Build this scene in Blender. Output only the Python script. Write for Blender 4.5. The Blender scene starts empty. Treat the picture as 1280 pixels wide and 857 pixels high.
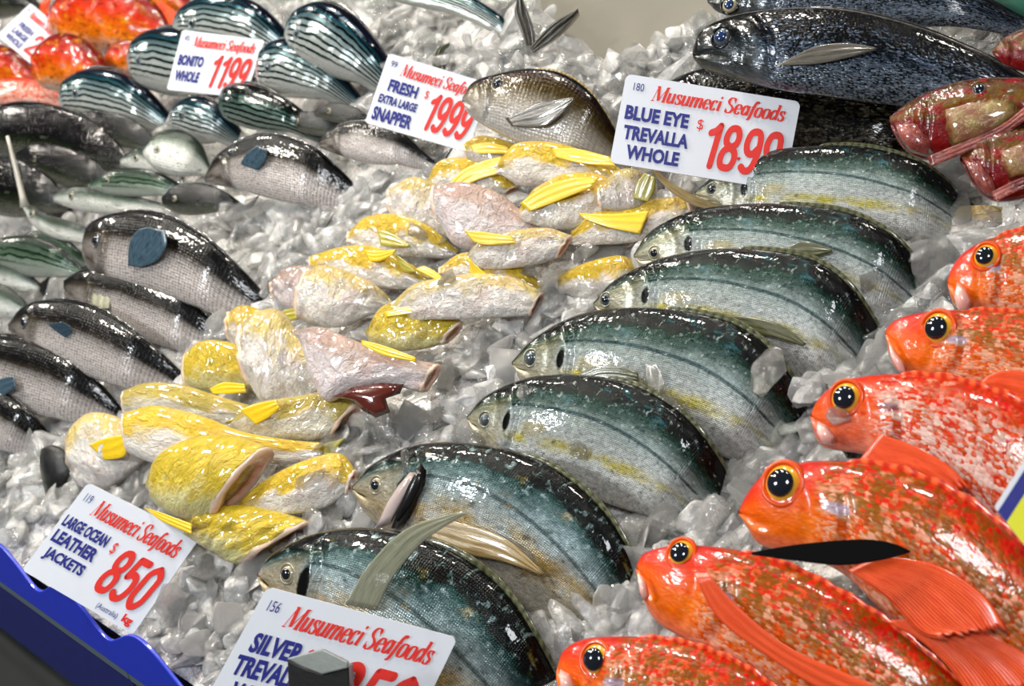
import bpy, bmesh, math, random
import numpy as np
from mathutils import Vector, Matrix, noise
from mathutils.bvhtree import BVHTree

sc = bpy.context.scene
R = random.Random(7)

# ------------------------------------------------------------------ camera
PITCH = math.radians(38.0)      # below the plane of the ice
ROLL = math.radians(42.0)
FPX = 1778.0                    # 50 mm lens on a 36 mm frame 1280 px wide
DIST = 1.31
CAM = Vector((0, -DIST*math.cos(PITCH), DIST*math.sin(PITCH)))
FWD = Vector((0, math.cos(PITCH), -math.sin(PITCH)))
R0 = Vector((1, 0, 0)); U0 = Vector((0, math.sin(PITCH), math.cos(PITCH)))
RR = math.cos(ROLL)*R0 - math.sin(ROLL)*U0
UU = math.sin(ROLL)*R0 + math.cos(ROLL)*U0
camd = bpy.data.cameras.new('camera'); cam = bpy.data.objects.new('camera', camd)
sc.collection.objects.link(cam); sc.camera = cam
cam.matrix_world = Matrix(((RR.x, UU.x, -FWD.x, CAM.x), (RR.y, UU.y, -FWD.y, CAM.y), (RR.z, UU.z, -FWD.z, CAM.z), (0, 0, 0, 1)))
camd.lens = 50; camd.sensor_width = 36; camd.clip_start = .02; camd.clip_end = 60
camd.dof.use_dof = True; camd.dof.focus_distance = 1.17; camd.dof.aperture_fstop = 10

# ------------------------------------------------------------------ world, lights, exposure
w = bpy.data.worlds.new('market_hall'); sc.world = w; w.use_nodes = True
wn = w.node_tree.nodes; wl = w.node_tree.links
bg = wn['Background']; bg.inputs['Color'].default_value = (.95, .97, 1, 1); bg.inputs['Strength'].default_value = .11

def area(name, loc, target, size, energy, color):
    d = bpy.data.lights.new(name, 'AREA'); d.shape = 'RECTANGLE'; d.size, d.size_y = size
    d.energy = energy; d.color = color
    o = bpy.data.objects.new(name, d); sc.collection.objects.link(o); o.location = loc
    o.rotation_euler = (Vector(target)-Vector(loc)).to_track_quat('-Z', 'Y').to_euler()
for loc_, tgt_, size_, e_, c_ in (
    ((-.55, 1.1, 1.9), (.1, .2, 0), (.16, .16), 21, (1, .94, .84)), ((.15, 1.3, 1.9), (.1, .2, 0), (.16, .16), 17, (1, .94, .84)),
    ((.95, .9, 1.8), (.3, .1, 0), (.16, .16), 20, (1, .94, .84)), ((-1.1, .1, 1.7), (0, 0, 0), (.2, .2), 15, (.9, .95, 1)),
    ((.3, 2.9, 2.2), (0, 1.4, 0), (.2, .2), 26, (1, .94, .84)), ((-1.2, 3.2, 2.3), (-.6, 2.2, 0), (.2, .2), 32, (1, .94, .84)), ((1.6, 2.4, 2.2), (1.0, 1.3, 0), (.2, .2), 24, (1, .94, .84)),
    ((.1, -1.2, 1.9), (.2, .1, 0), (.4, .4), 19, (.94, .97, 1)), ((1.7, .2, 1.7), (.3, .1, 0), (.2, .2), 15, (1, .92, .8))):
    area('market_lamp', loc_, tgt_, size_, e_, c_)
sc.view_settings.view_transform = 'Standard'; sc.view_settings.look = 'None'
sc.view_settings.exposure = -.02; sc.view_settings.gamma = 1
sc.view_settings.use_curve_mapping = False
sc.cycles.max_bounces = 10; sc.cycles.transparent_max_bounces = 24; sc.cycles.transmission_bounces = 6; sc.cycles.glossy_bounces = 3
sc.cycles.diffuse_bounces = 3; sc.cycles.caustics_refractive = False; sc.cycles.caustics_reflective = False
sc.cycles.sample_clamp_indirect = 4

# ------------------------------------------------------------------ geometry helpers
def ray(px, py):
    return (RR*((px-640)/FPX) + UU*((428.5-py)/FPX) + FWD).normalized()
def on_plane(px, py, anchor, n):
    r = ray(px, py); return CAM + r*((anchor-CAM).dot(n)/r.dot(n))
def at(px, py, z=0.0):
    return on_plane(px, py, Vector((0, 0, z)), Vector((0, 0, 1)))
def proj(p):
    d = Vector(p)-CAM; k = d.dot(FWD)
    return 640+FPX*d.dot(RR)/k, 428.5-FPX*d.dot(UU)/k
def nrm(*v): return Vector(v).normalized()
N0 = nrm(-.34, -.42, .84)

def tag(o, label=None, cat=None, group=None, kind=None):
    if label: o['label'] = label
    if cat: o['category'] = cat
    if group: o['group'] = group
    if kind: o['kind'] = kind
    return o
def empty(name, loc):
    o = bpy.data.objects.new(name, None); o.location = loc; o.empty_display_size = .02
    sc.collection.objects.link(o); return o
def build(name, verts, faces, mat, parent=None, uvs=None, smooth=True, recalc=True, origin=None):
    """verts in world space; the mesh is stored relative to its thing's root"""
    org = Vector(parent['o']) if parent is not None and 'o' in parent else (Vector(origin) if origin is not None else Vector((0, 0, 0)))
    me = bpy.data.meshes.new(name)
    me.from_pydata([Vector(v)-org for v in verts], [], faces)
    if uvs is not None:
        ul = me.uv_layers.new(name='UVMap')
        for l in me.loops: ul.data[l.index].uv = uvs[l.vertex_index]
    if recalc:
        bm = bmesh.new(); bm.from_mesh(me); bmesh.ops.recalc_face_normals(bm, faces=bm.faces); bm.to_mesh(me); bm.free()
    if smooth: me.polygons.foreach_set('use_smooth', [True]*len(me.polygons))
    me.materials.append(mat); me.update()
    o = bpy.data.objects.new(name, me); sc.collection.objects.link(o)
    if parent is not None: o.parent = parent
    else: o.location = org
    o['o'] = tuple(org)
    return o
def root(name, loc):
    o = empty(name, loc); o['o'] = tuple(loc); return o

def catmull(pts, m):
    """arc-length resampling of a smooth curve through pts; m = list of parameters 0..1"""
    P = [np.array(p, float) for p in pts]
    if len(P) == 2: P = [P[0], (P[0]+P[1])/2, P[1]]
    P = [2*P[0]-P[1]]+P+[2*P[-1]-P[-2]]
    out = []
    for i in range(1, len(P)-2):
        p0, p1, p2, p3 = P[i-1:i+3]
        for k in range(16):
            t = k/16
            out.append(.5*((2*p1)+(-p0+p2)*t+(2*p0-5*p1+4*p2-p3)*t*t+(-p0+3*p1-3*p2+p3)*t**3))
    out.append(P[-2]); out = np.array(out)
    d = np.r_[0, np.cumsum(np.linalg.norm(np.diff(out, axis=0), axis=1))]; d /= d[-1]
    return np.array([[np.interp(s, d, out[:, k]) for k in range(out.shape[1])] for s in m])
def sstep(a, b, x):
    t = min(1, max(0, (x-a)/(b-a))); return t*t*(3-2*t)

# ------------------------------------------------------------------ material helper
class Mat:
    def __init__(s, name):
        s.m = bpy.data.materials.new(name); s.m.use_nodes = True
        s.n = s.m.node_tree.nodes; s.l = s.m.node_tree.links
        s.b = s.n['Principled BSDF']
    def new(s, t, **kw):
        o = s.n.new(t)
        for k, v in kw.items(): setattr(o, k, v)
        return o
    def put(s, inp, v):
        if isinstance(v, bpy.types.NodeSocket): s.l.new(v, inp)
        elif isinstance(v, (tuple, list)) and inp.type == 'RGBA': inp.default_value = (*v[:3], 1)
        else: inp.default_value = v
    def math(s, op, a, b=0.0, c=0.0):
        o = s.new('ShaderNodeMath', operation=op); s.put(o.inputs[0], a); s.put(o.inputs[1], b); s.put(o.inputs[2], c); return o.outputs[0]
    def mix(s, f, a, b, bt='MIX'):
        o = s.new('ShaderNodeMix', data_type='RGBA', blend_type=bt)
        s.put(o.inputs[0], f); s.put(o.inputs[6], a); s.put(o.inputs[7], b); return o.outputs[2]
    def ramp(s, f, stops, interp='LINEAR'):
        o = s.new('ShaderNodeValToRGB'); cr = o.color_ramp; cr.interpolation = interp
        while len(cr.elements) < len(stops): cr.elements.new(.5)
        for e, (p, c) in zip(cr.elements, stops):
            e.position = p; e.color = (*c, 1) if isinstance(c, (tuple, list)) else (c, c, c, 1)
        s.put(o.inputs[0], f); return o.outputs[0]
    def uv(s):
        t = s.new('ShaderNodeUVMap'); x = s.new('ShaderNodeSeparateXYZ'); s.l.new(t.outputs[0], x.inputs[0])
        return t.outputs[0], x.outputs[0], x.outputs[1]
    def obj(s): return s.new('ShaderNodeTexCoord').outputs['Object']
    def scale(s, vec, sx, sy=None, sz=None):
        o = s.new('ShaderNodeMapping'); s.l.new(vec, o.inputs[0])
        o.inputs['Scale'].default_value = (sx, sy if sy is not None else sx, sz if sz is not None else sx); return o.outputs[0]
    def noise(s, vec, sc_, det=3, rough=.55, dist=0.0):
        o = s.new('ShaderNodeTexNoise'); s.l.new(vec, o.inputs['Vector']); o.inputs['Scale'].default_value = sc_
        o.inputs['Detail'].default_value = det; o.inputs['Roughness'].default_value = rough; o.inputs['Distortion'].default_value = dist
        return o.outputs[0]
    def vor(s, vec, sc_, feature='F1', out=0, rnd=1.0):
        o = s.new('ShaderNodeTexVoronoi', feature=feature); s.l.new(vec, o.inputs['Vector']); o.inputs['Scale'].default_value = sc_
        o.inputs['Randomness'].default_value = rnd
        return o.outputs[out]
    def bump(s, h, strength=.5, dist=.001, prev=None):
        o = s.new('ShaderNodeBump'); o.inputs['Strength'].default_value = strength; o.inputs['Distance'].default_value = dist
        s.put(o.inputs['Height'], h)
        if prev is not None: s.l.new(prev, o.inputs['Normal'])
        return o.outputs[0]
    def set(s, **kw):
        for k, v in kw.items(): s.put(s.b.inputs[k.replace('_', ' ')], v)
        return s
    def box(s, x, a, b, soft):       # 1 inside a..b with soft edges
        o1 = s.new('ShaderNodeMapRange', interpolation_type='SMOOTHSTEP'); s.put(o1.inputs[0], x); o1.inputs[1].default_value = a-soft; o1.inputs[2].default_value = a+soft
        o2 = s.new('ShaderNodeMapRange', interpolation_type='SMOOTHSTEP'); s.put(o2.inputs[0], x); o2.inputs[1].default_value = b-soft; o2.inputs[2].default_value = b+soft
        o2.inputs[3].default_value = 1; o2.inputs[4].default_value = 0
        return s.math('MULTIPLY', o1.outputs[0], o2.outputs[0])
def plain(name, col, rough=.4, metal=0.0, coat=0.0, var=.15, vs=60, bumps=.2):
    m = Mat(name); o = m.obj(); f = m.noise(o, vs, 4)
    m.set(Base_Color=m.mix(f, tuple(c*(1-var) for c in col), tuple(min(1, c*(1+var)) for c in col)), Roughness=rough, Metallic=metal, Coat_Weight=coat,
          Normal=m.bump(m.noise(o, vs*4, 3), bumps, .0006))
    return m.m

def fish_mat(name, stops, scales=None, stripe=None, lat=None, yellow=None, head=None, blotch=None, gill=None, rough=.22, metal=.25,
             warp=.06, mott=.35, wet=.6, glint=.5, patch=None):
    """stops: colour over v, 0 belly .. 1 back; uv.x runs head -> tail"""
    m = Mat(name); uv, u, v = m.uv()
    n1 = m.noise(m.scale(uv, 7, 3), 1.0, 4)
    n2 = m.noise(m.scale(uv, 60, 26), 1.0, 3, .7)
    vw = m.math('ADD', v, m.math('MULTIPLY', m.math('SUBTRACT', n1, .5), warp*4))
    col = m.ramp(vw, stops)
    if stripe:
        cnt, c, lo, amt = stripe[:4]
        wv = m.math('SINE', m.math('MULTIPLY', m.math('ADD', vw, m.math('MULTIPLY', u, .16)), cnt*6.283))
        f = m.math('MULTIPLY', m.ramp(wv, [(.1, 0), (.55, 1)]), m.math('MULTIPLY', m.box(v, lo, 1.2, .06), amt))
        f = m.math('MULTIPLY', f, m.box(u, .16, 1.3, .03))
        col = m.mix(f, col, c)
    if yellow:
        c, vc, wd, amt = yellow
        n3 = m.noise(m.scale(uv, 9, 5), 1.0, 3)
        f = m.math('MULTIPLY', m.box(v, vc-wd, vc+wd, wd*.8), m.math('MULTIPLY', m.ramp(n3, [(.38, 0), (.6, 1)]), amt))
        f = m.math('MULTIPLY', f, m.box(u, .22, .97, .06)); col = m.mix(f, col, c)
    if lat:
        c, amt = lat
        curve = m.math('SUBTRACT', .70, m.math('MULTIPLY', m.math('POWER', u, 2.0), .22))
        d = m.math('ABSOLUTE', m.math('SUBTRACT', v, curve))
        f = m.math('MULTIPLY', m.ramp(d, [(.0, 1), (.012, .8), (.02, 0)]), m.math('MULTIPLY', m.box(u, .2, .98, .01), amt)); col = m.mix(f, col, c)
    h = n2
    if scales:
        sx, sy, c, amt = scales[:4]
        sv = m.scale(uv, sx, sy)
        d = m.vor(sv, 1.0, 'F1', 0, .25 if len(scales) < 5 else .75)
        body = m.box(u, .21, 1.2, .03)
        edge = m.ramp(d, [(.30, 0), (.62, 1)] if len(scales) > 4 else [(.44, 0), (.66, 1)])
        fs = m.math('MULTIPLY', edge, m.math('MULTIPLY', body, amt)); col = m.mix(fs, col, c)
        if len(scales) > 4:      # every scale its own tint
            rc = m.vor(sv, 1.0, 'F1', 1, .75); sp = m.new('ShaderNodeSeparateColor'); m.l.new(rc, sp.inputs[0])
            big = m.noise(m.scale(uv, 14, 6), 1.0, 2)
            f = m.math('MULTIPLY', m.ramp(m.math('ADD', m.math('MULTIPLY', sp.outputs[0], .55), m.math('MULTIPLY', big, .9)), [(.60, 0), (.82, 1)]), m.box(v, -.5, .84, .12))
            col = m.mix(m.math('MULTIPLY', f, m.math('MULTIPLY', body, scales[5])), col, scales[4])
            big2 = m.noise(m.scale(uv, 17, 8), 1.0, 4, .6)
            f = m.ramp(m.math('ADD', m.math('MULTIPLY', sp.outputs[1], .4), m.math('MULTIPLY', big2, .9)), [(.56, 0), (.70, 1)])
            f = m.math('MULTIPLY', f, m.box(v, .5, 1.2, .2))
            col = m.mix(m.math('MULTIPLY', f, m.math('MULTIPLY', body, scales[7])), col, scales[6])
        h = m.math('ADD', m.math('MULTIPLY', m.math('MULTIPLY', m.math('SUBTRACT', 1, d), body), .8), m.math('MULTIPLY', n2, .5))
    if blotch:
        for c, sx, sy, th, amt in blotch:
            f = m.ramp(m.noise(m.scale(uv, sx, sy), 1.0, 5, .62), [(th, 0), (th+.10, 1)])
            col = m.mix(m.math('MULTIPLY', f, amt), col, c)
    if head:
        c, amt = head[:2]; hu = head[2] if len(head) > 2 else .19
        f = m.math('MULTIPLY', m.box(u, -.5, hu, .03), m.math('MULTIPLY', m.box(v, -.5, .72, .12), amt))
        f = m.math('MULTIPLY', f, m.ramp(n1, [(.2, .3), (.6, 1)])); col = m.mix(f, col, c)
    if patch:
        for c, uc, vc, ru, rv, amt in patch:
            dx = m.math('DIVIDE', m.math('SUBTRACT', u, uc), ru); dy = m.math('DIVIDE', m.math('SUBTRACT', v, vc), rv)
            d = m.math('SQRT', m.math('ADD', m.math('MULTIPLY', dx, dx), m.math('MULTIPLY', dy, dy)))
            d = m.math('ADD', d, m.math('MULTIPLY', m.math('SUBTRACT', n1, .5), 1.2))
            col = m.mix(m.math('MULTIPLY', m.ramp(d, [(.65, 1), (1, 0)]), amt), col, c)
    sh = m.ramp(n2, [(.25, 1-mott), (.75, 1)])
    col = m.mix(1.0, col, sh, 'MULTIPLY')
    br = m.new('ShaderNodeBrightContrast'); m.l.new(col, br.inputs[0]); br.inputs[1].default_value = .0; br.inputs[2].default_value = .08
    nb = m.bump(h, .55*glint*2, .0011)
    nb = m.bump(n1, .5, .004, nb)
    m.set(Base_Color=br.outputs[0], Metallic=metal, Roughness=rough, Coat_Weight=wet, Coat_Roughness=.06, Normal=nb, Specular_IOR_Level=.18)
    cb = m.bump(m.noise(m.scale(uv, 34, 14), 1.0, 2), .35*glint*2, .0016)
    m.l.new(cb, m.b.inputs['Coat Normal'])
    return m.m

def fin_mat(name, c1, c2, alpha=.75, rough=.25, ray=.12):
    m = Mat(name); uv, u, v = m.uv()
    r = m.math('SINE', m.math('MULTIPLY', v, 150)); n = m.noise(m.scale(uv, 6, 30), 1.0, 3)
    f = m.math('ADD', m.math('MULTIPLY', r, ray), n)
    m.set(Base_Color=m.mix(m.ramp(f, [(.3, 0), (.75, 1)]), c1, c2), Roughness=rough, Coat_Weight=.7, Coat_Roughness=.08,
          Alpha=m.math('ADD', m.math('MULTIPLY', f, .25), alpha-.1), Normal=m.bump(r, .15, .0004))
    return m.m

# ------------------------------------------------------------------ materials
M = {}
M['trevally'] = fish_mat('wet_trevally_skin', [(0, (.74, .72, .66)), (.30, (.68, .69, .65)), (.50, (.52, .56, .53)), (.63, (.32, .38, .36)), (.73, (.10, .135, .12)), (.85, (.028, .048, .038)), (1, (.014, .026, .018))],
    scales=(170, 66, (.05, .08, .085), .35), lat=((.04, .07, .075), .8), yellow=((.60, .50, .03), .36, .05, .9), head=((.45, .38, .20), .7), metal=.3, rough=.24, warp=.05, mott=.62, wet=.45,
    blotch=[((.66, .70, .70), 60, 18, .58, .45), ((.02, .035, .04), 44, 16, .57, .5), ((.15, .27, .32), 9, 6, .58, .35)], patch=[((.06, .04, .03), .05, .34, .045, .022, .8), ((.005, .006, .008), .205, .50, .014, .13, 1), ((.50, .36, .05), .3, .48, .06, .08, .4)])
M['trevally_warm'] = fish_mat('wet_trevally_warm_skin', [(0, (.74, .66, .54)), (.30, (.64, .60, .50)), (.50, (.50, .54, .51)), (.64, (.36, .45, .46)), (.74, (.14, .20, .20)), (.85, (.028, .050, .042)), (1, (.014, .026, .018))],
    scales=(170, 66, (.05, .08, .09), .35), lat=((.05, .07, .07), .7), yellow=((.55, .34, .06), .40, .12, .75), head=((.50, .38, .20), .8), metal=.3, rough=.24, warp=.06, mott=.6, wet=.45,
    blotch=[((.50, .60, .62), 48, 16, .56, .45), ((.03, .045, .05), 30, 12, .56, .55), ((.55, .38, .15), 12, 8, .60, .35)], patch=[((.06, .04, .03), .05, .34, .045, .022, .8), ((.005, .006, .008), .205, .48, .02, .22, 1)])
RS = (74, 36)
M['perch'] = fish_mat('wet_red_perch_skin', [(0, (.78, .34, .22)), (.25, (.84, .24, .07)), (.5, (.84, .18, .015)), (.75, (.74, .075, .012)), (1, (.55, .05, .01))],
    scales=(*RS, (.70, .055, .005), .65, (.84, .50, .34), .75, (.24, .11, .022), .85), blotch=[((.84, .46, .32), 20, 10, .60, .6), ((.76, .05, .006), 9, 6, .56, .4)], head=((.82, .10, .01), .45),
    metal=.0, rough=.3, warp=.05, mott=.35, patch=[((.42, .40, .52), .25, .58, .035, .07, .75)])
M['perch_pink'] = fish_mat('wet_pink_perch_skin', [(0, (.80, .40, .30)), (.3, (.80, .26, .16)), (.6, (.78, .14, .05)), (1, (.66, .06, .015))],
    scales=(*RS, (.66, .05, .008), .85, (.86, .62, .54), .95, (.24, .09, .02), .35), blotch=[((.82, .52, .42), 20, 10, .58, .6), ((.74, .04, .008), 9, 6, .55, .6)], head=((.80, .08, .015), .5),
    metal=.0, rough=.3, warp=.05, mott=.35, patch=[((.20, .12, .16), .24, .62, .03, .06, .7)])
M['bonito'] = fish_mat('wet_striped_bonito_skin', [(0, (.62, .62, .56)), (.4, (.50, .54, .52)), (.6, (.26, .34, .35)), (.8, (.03, .08, .10)), (1, (.01, .035, .05))],
    stripe=(10, (.012, .03, .028), .20, .95), metal=.35, rough=.14, warp=.03, mott=.3, glint=.2)
M['bonito_dark'] = fish_mat('wet_dark_bonito_skin', [(0, (.30, .34, .30)), (.4, (.12, .17, .15)), (.7, (.035, .06, .055)), (1, (.008, .02, .02))],
    stripe=(8, (.008, .016, .012), .05, .95), metal=.3, rough=.14, warp=.03, mott=.3, glint=.2)
M['bream'] = fish_mat('wet_dark_bream_skin', [(0, (.74, .68, .64)), (.35, (.66, .60, .57)), (.54, (.42, .39, .37)), (.66, (.07, .065, .06)), (.82, (.008, .01, .01)), (1, (.004, .006, .006))],
    scales=(66, 26, (.035, .03, .028), .7), head=((.09, .08, .065), .95, .25), metal=.2, rough=.25, warp=.03, mott=.4)
M['trevalla'] = fish_mat('wet_blue_eye_skin', [(0, (.30, .32, .33)), (.3, (.16, .18, .20)), (.55, (.05, .065, .085)), (.72, (.012, .016, .022)), (1, (.006, .009, .011))],
    scales=(110, 60, (.008, .009, .012), .9, (.27, .32, .40), .42, (.006, .008, .01), .85), head=((.07, .07, .065), .9), metal=.4, rough=.2, warp=.05, mott=.5)
M['trevalla_dark'] = fish_mat('wet_black_blue_eye_skin', [(0, (.10, .09, .08)), (.45, (.04, .038, .035)), (.75, (.012, .014, .016)), (1, (.008, .012, .016))],
    scales=(70, 40, (.006, .006, .006), .8, (.16, .15, .13), .5, (.008, .01, .012), .5), metal=.3, rough=.2, warp=.05, mott=.5)
M['snapper'] = fish_mat('wet_brown_snapper_skin', [(0, (.62, .60, .56)), (.35, (.50, .47, .43)), (.55, (.30, .27, .22)), (.72, (.10, .08, .05)), (1, (.035, .028, .018))],
    scales=(50, 22, (.10, .09, .08), .35), head=((.30, .26, .2), .5), metal=.2, rough=.25, warp=.05)
M['mullet'] = fish_mat('wet_black_mullet_skin', [(0, (.20, .20, .17)), (.3, (.06, .065, .055)), (.6, (.014, .018, .015)), (1, (.004, .006, .006))],
    scales=(50, 20, (.004, .005, .005), .6), glint=.9,
    metal=0, rough=.12, warp=.06, blotch=[((.14, .15, .12), 16, 8, .62, .6)])
M['whiting'] = fish_mat('wet_silver_whiting_skin', [(0, (.72, .72, .66)), (.45, (.62, .64, .60)), (.58, (.30, .34, .30)), (.72, (.06, .08, .065)), (1, (.02, .03, .025))],
    scales=(50, 20, (.12, .14, .12), .5), blotch=[((.06, .07, .05), 14, 8, .58, .7)], glint=.9,
    metal=.3, rough=.2, warp=.05)
M['mackerel'] = fish_mat('wet_green_mackerel_skin', [(0, (.45, .47, .42)), (.35, (.25, .30, .25)), (.55, (.10, .15, .11)), (1, (.02, .035, .03))],
    stripe=(6, (.02, .035, .025), .3, .8), metal=.25, rough=.2, warp=.05)
M['gurnard'] = fish_mat('wet_dark_red_gurnard_skin', [(0, (.26, .035, .02)), (.4, (.20, .04, .02)), (.65, (.20, .12, .045)), (1, (.09, .05, .025))],
    blotch=[((.30, .02, .015), 12, 7, .52, .85), ((.50, .40, .30), 20, 10, .62, .5)], metal=0, rough=.2, warp=.12, mott=.5)
M['gurnard_orange'] = fish_mat('wet_orange_gurnard_skin', [(0, (.62, .50, .40)), (.25, (.74, .20, .03)), (.6, (.66, .07, .008)), (.85, (.32, .05, .01)), (1, (.14, .05, .015))],
    blotch=[((.75, .38, .05), 12, 7, .56, .6), ((.16, .05, .015), 22, 16, .54, .75), ((.78, .60, .5), 30, 24, .66, .5)], metal=0, rough=.2, warp=.1, mott=.4)
def jacket(name, yel, white, amt, top, pink=.25, olive=0):
    m = Mat(name); uv, u, v = m.uv(); o = m.obj()
    n1 = m.noise(m.scale(uv, 5, 3), 1, 4); n2 = m.noise(m.scale(uv, 30, 12), 1, 4, .65); n3 = m.noise(o, 38, 4)
    f = m.ramp(m.math('ADD', v, m.math('MULTIPLY', m.math('SUBTRACT', n1, .5), 1.1)), [(top-.12, 0), (top+.12, 1)])
    col = m.mix(m.math('MULTIPLY', f, amt), white, yel)
    col = m.mix(m.math('MULTIPLY', m.ramp(n3, [(.48, 0), (.68, 1)]), pink), col, (.72, .42, .36))
    if olive: col = m.mix(m.math('MULTIPLY', m.ramp(n1, [(.5, 0), (.7, 1)]), olive), col, (.30, .24, .04))
    col = m.mix(1.0, col, m.ramp(n2, [(.25, .8), (.7, 1)]), 'MULTIPLY')
    nb = m.bump(n2, .9, .003); nb = m.bump(m.noise(m.scale(uv, 12, 4), 1, 4, .65, 1.5), .8, .008, nb)
    m.set(Base_Color=col, Roughness=.28, Coat_Weight=1.0, Coat_Roughness=.05, Normal=nb, Subsurface_Weight=.25, Subsurface_Scale=.01, Subsurface_Radius=(1, .5, .3))
    return m.m
W_ = (.78, .72, .66)
M['jacket_yellow'] = jacket('wet_yellow_skinned_flesh', (.72, .52, .015), (.70, .64, .28), 1.0, .30, .05, .25)
M['jacket_half'] = jacket('wet_white_yellow_flesh', (.80, .54, .02), (.80, .75, .68), 1.0, .48, .2, .12)
M['jacket_white'] = jacket('wet_white_flesh', (.72, .55, .14), (.80, .75, .69), .9, .70, .3)
M['jacket_lilac'] = jacket('wet_lilac_flesh', (.50, .34, .26), (.74, .66, .66), .85, .66, .35)
M['jacket_olive'] = jacket('wet_olive_flesh', (.55, .42, .04), (.66, .62, .50), .95, .55, .15, .5)
def flesh():
    m = Mat('cut_flesh'); uv, u, v = m.uv(); n = m.noise(m.obj(), 90, 4)
    col = m.ramp(m.math('ADD', u, m.math('MULTIPLY', m.math('SUBTRACT', n, .5), .7)), [(.12, (.22, .025, .012)), (.4, (.62, .15, .08)), (.62, (.80, .46, .32)), (1, (.84, .62, .48))])
    m.set(Base_Color=col, Roughness=.25, Coat_Weight=1, Coat_Roughness=.06, Normal=m.bump(n, .6, .003), Subsurface_Weight=.2, Subsurface_Scale=.008)
    return m.m
M['flesh'] = flesh()
M['black_leaf'] = plain('matt_black_leaf', (.003, .003, .003), .7, var=.1, bumps=.02)
def skin_m(name, c1, c2):
    m = Mat(name); o = m.obj(); n = m.noise(o, 70, 5, .65)
    m.set(Base_Color=m.mix(m.ramp(n, [(.4, 0), (.62, 1)]), c1, c2), Roughness=.2, Coat_Weight=1, Coat_Roughness=.05, Normal=m.bump(n, .9, .004)); return m.m
M['red_skin'] = skin_m('wet_red_membrane', (.12, .01, .008), (.30, .06, .04)); M['olive_skin'] = skin_m('wet_olive_plate', (.20, .07, .03), (.30, .22, .07))
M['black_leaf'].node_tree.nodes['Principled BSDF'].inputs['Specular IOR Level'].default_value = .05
M['gill_black'] = plain('gill_slit', (.006, .005, .005), .25, var=.1, bumps=.02)
M['cavity'] = plain('dark_red_cavity', (.09, .012, .006), .15, coat=1)
M['fin_yellow'] = fin_mat('yellow_fin', (.80, .48, .0), (.85, .62, .03), .97)
M['fin_olive'] = fin_mat('olive_fin', (.26, .24, .02), (.55, .48, .08), .95)
M['fin_red'] = fin_mat('red_fin', (.60, .025, .003), (.84, .13, .03), .92, ray=.3)
M['silver_pink'] = plain('silvery_pink_gill_edge', (.50, .40, .37), .2, coat=1)
M['fin_dark'] = fin_mat('dark_olive_fin', (.03, .035, .018), (.14, .14, .06), .95)
M['fin_brown'] = fin_mat('amber_fin', (.20, .12, .03), (.55, .42, .2), .85)
M['fin_pale'] = fin_mat('pale_olive_fin', (.25, .25, .15), (.50, .50, .36), .75)
M['fin_blue'] = fin_mat('blue_grey_fin', (.008, .022, .035), (.07, .13, .18), .97)
M['fin_black'] = fin_mat('black_fin', (.004, .004, .004), (.012, .012, .010), 1.1)
M['fin_grey'] = fin_mat('grey_fin', (.04, .037, .028), (.14, .125, .10), .9)
def simple(name, col, rough=.1, coat=1.0, metal=0.0, ior=None):
    m = Mat(name); n = m.noise(m.obj(), 300, 2)
    m.set(Base_Color=m.mix(n, tuple(c*.85 for c in col), col), Roughness=rough, Coat_Weight=coat, Coat_Roughness=.03, Metallic=metal); return m.m
M['pupil'] = simple('black_pupil', (.004, .006, .012))
M['pupil_blue'] = simple('dark_blue_pupil', (.01, .03, .10))
M['pupil_grey'] = simple('cloudy_pupil', (.07, .09, .10))
def iris_m(name, inner, outer):
    m = Mat(name); uv, u, v = m.uv(); n = m.noise(m.obj(), 500, 3)
    m.set(Base_Color=m.ramp(m.math('ADD', u, m.math('MULTIPLY', m.math('SUBTRACT', n, .5), .2)), [(.5, inner), (.95, outer)]), Roughness=.12, Coat_Weight=1, Coat_Roughness=.03); return m.m
M['iris_gold'] = iris_m('golden_iris', (.72, .52, .03), (.75, .28, .02))
M['iris_silver'] = iris_m('silver_iris', (.52, .46, .30), (.22, .18, .10))
M['iris_dark'] = iris_m('dark_iris', (.10, .12, .14), (.03, .03, .03))
M['lip'] = plain('pale_pink_lip', (.78, .42, .36), .2, coat=1)
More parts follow.
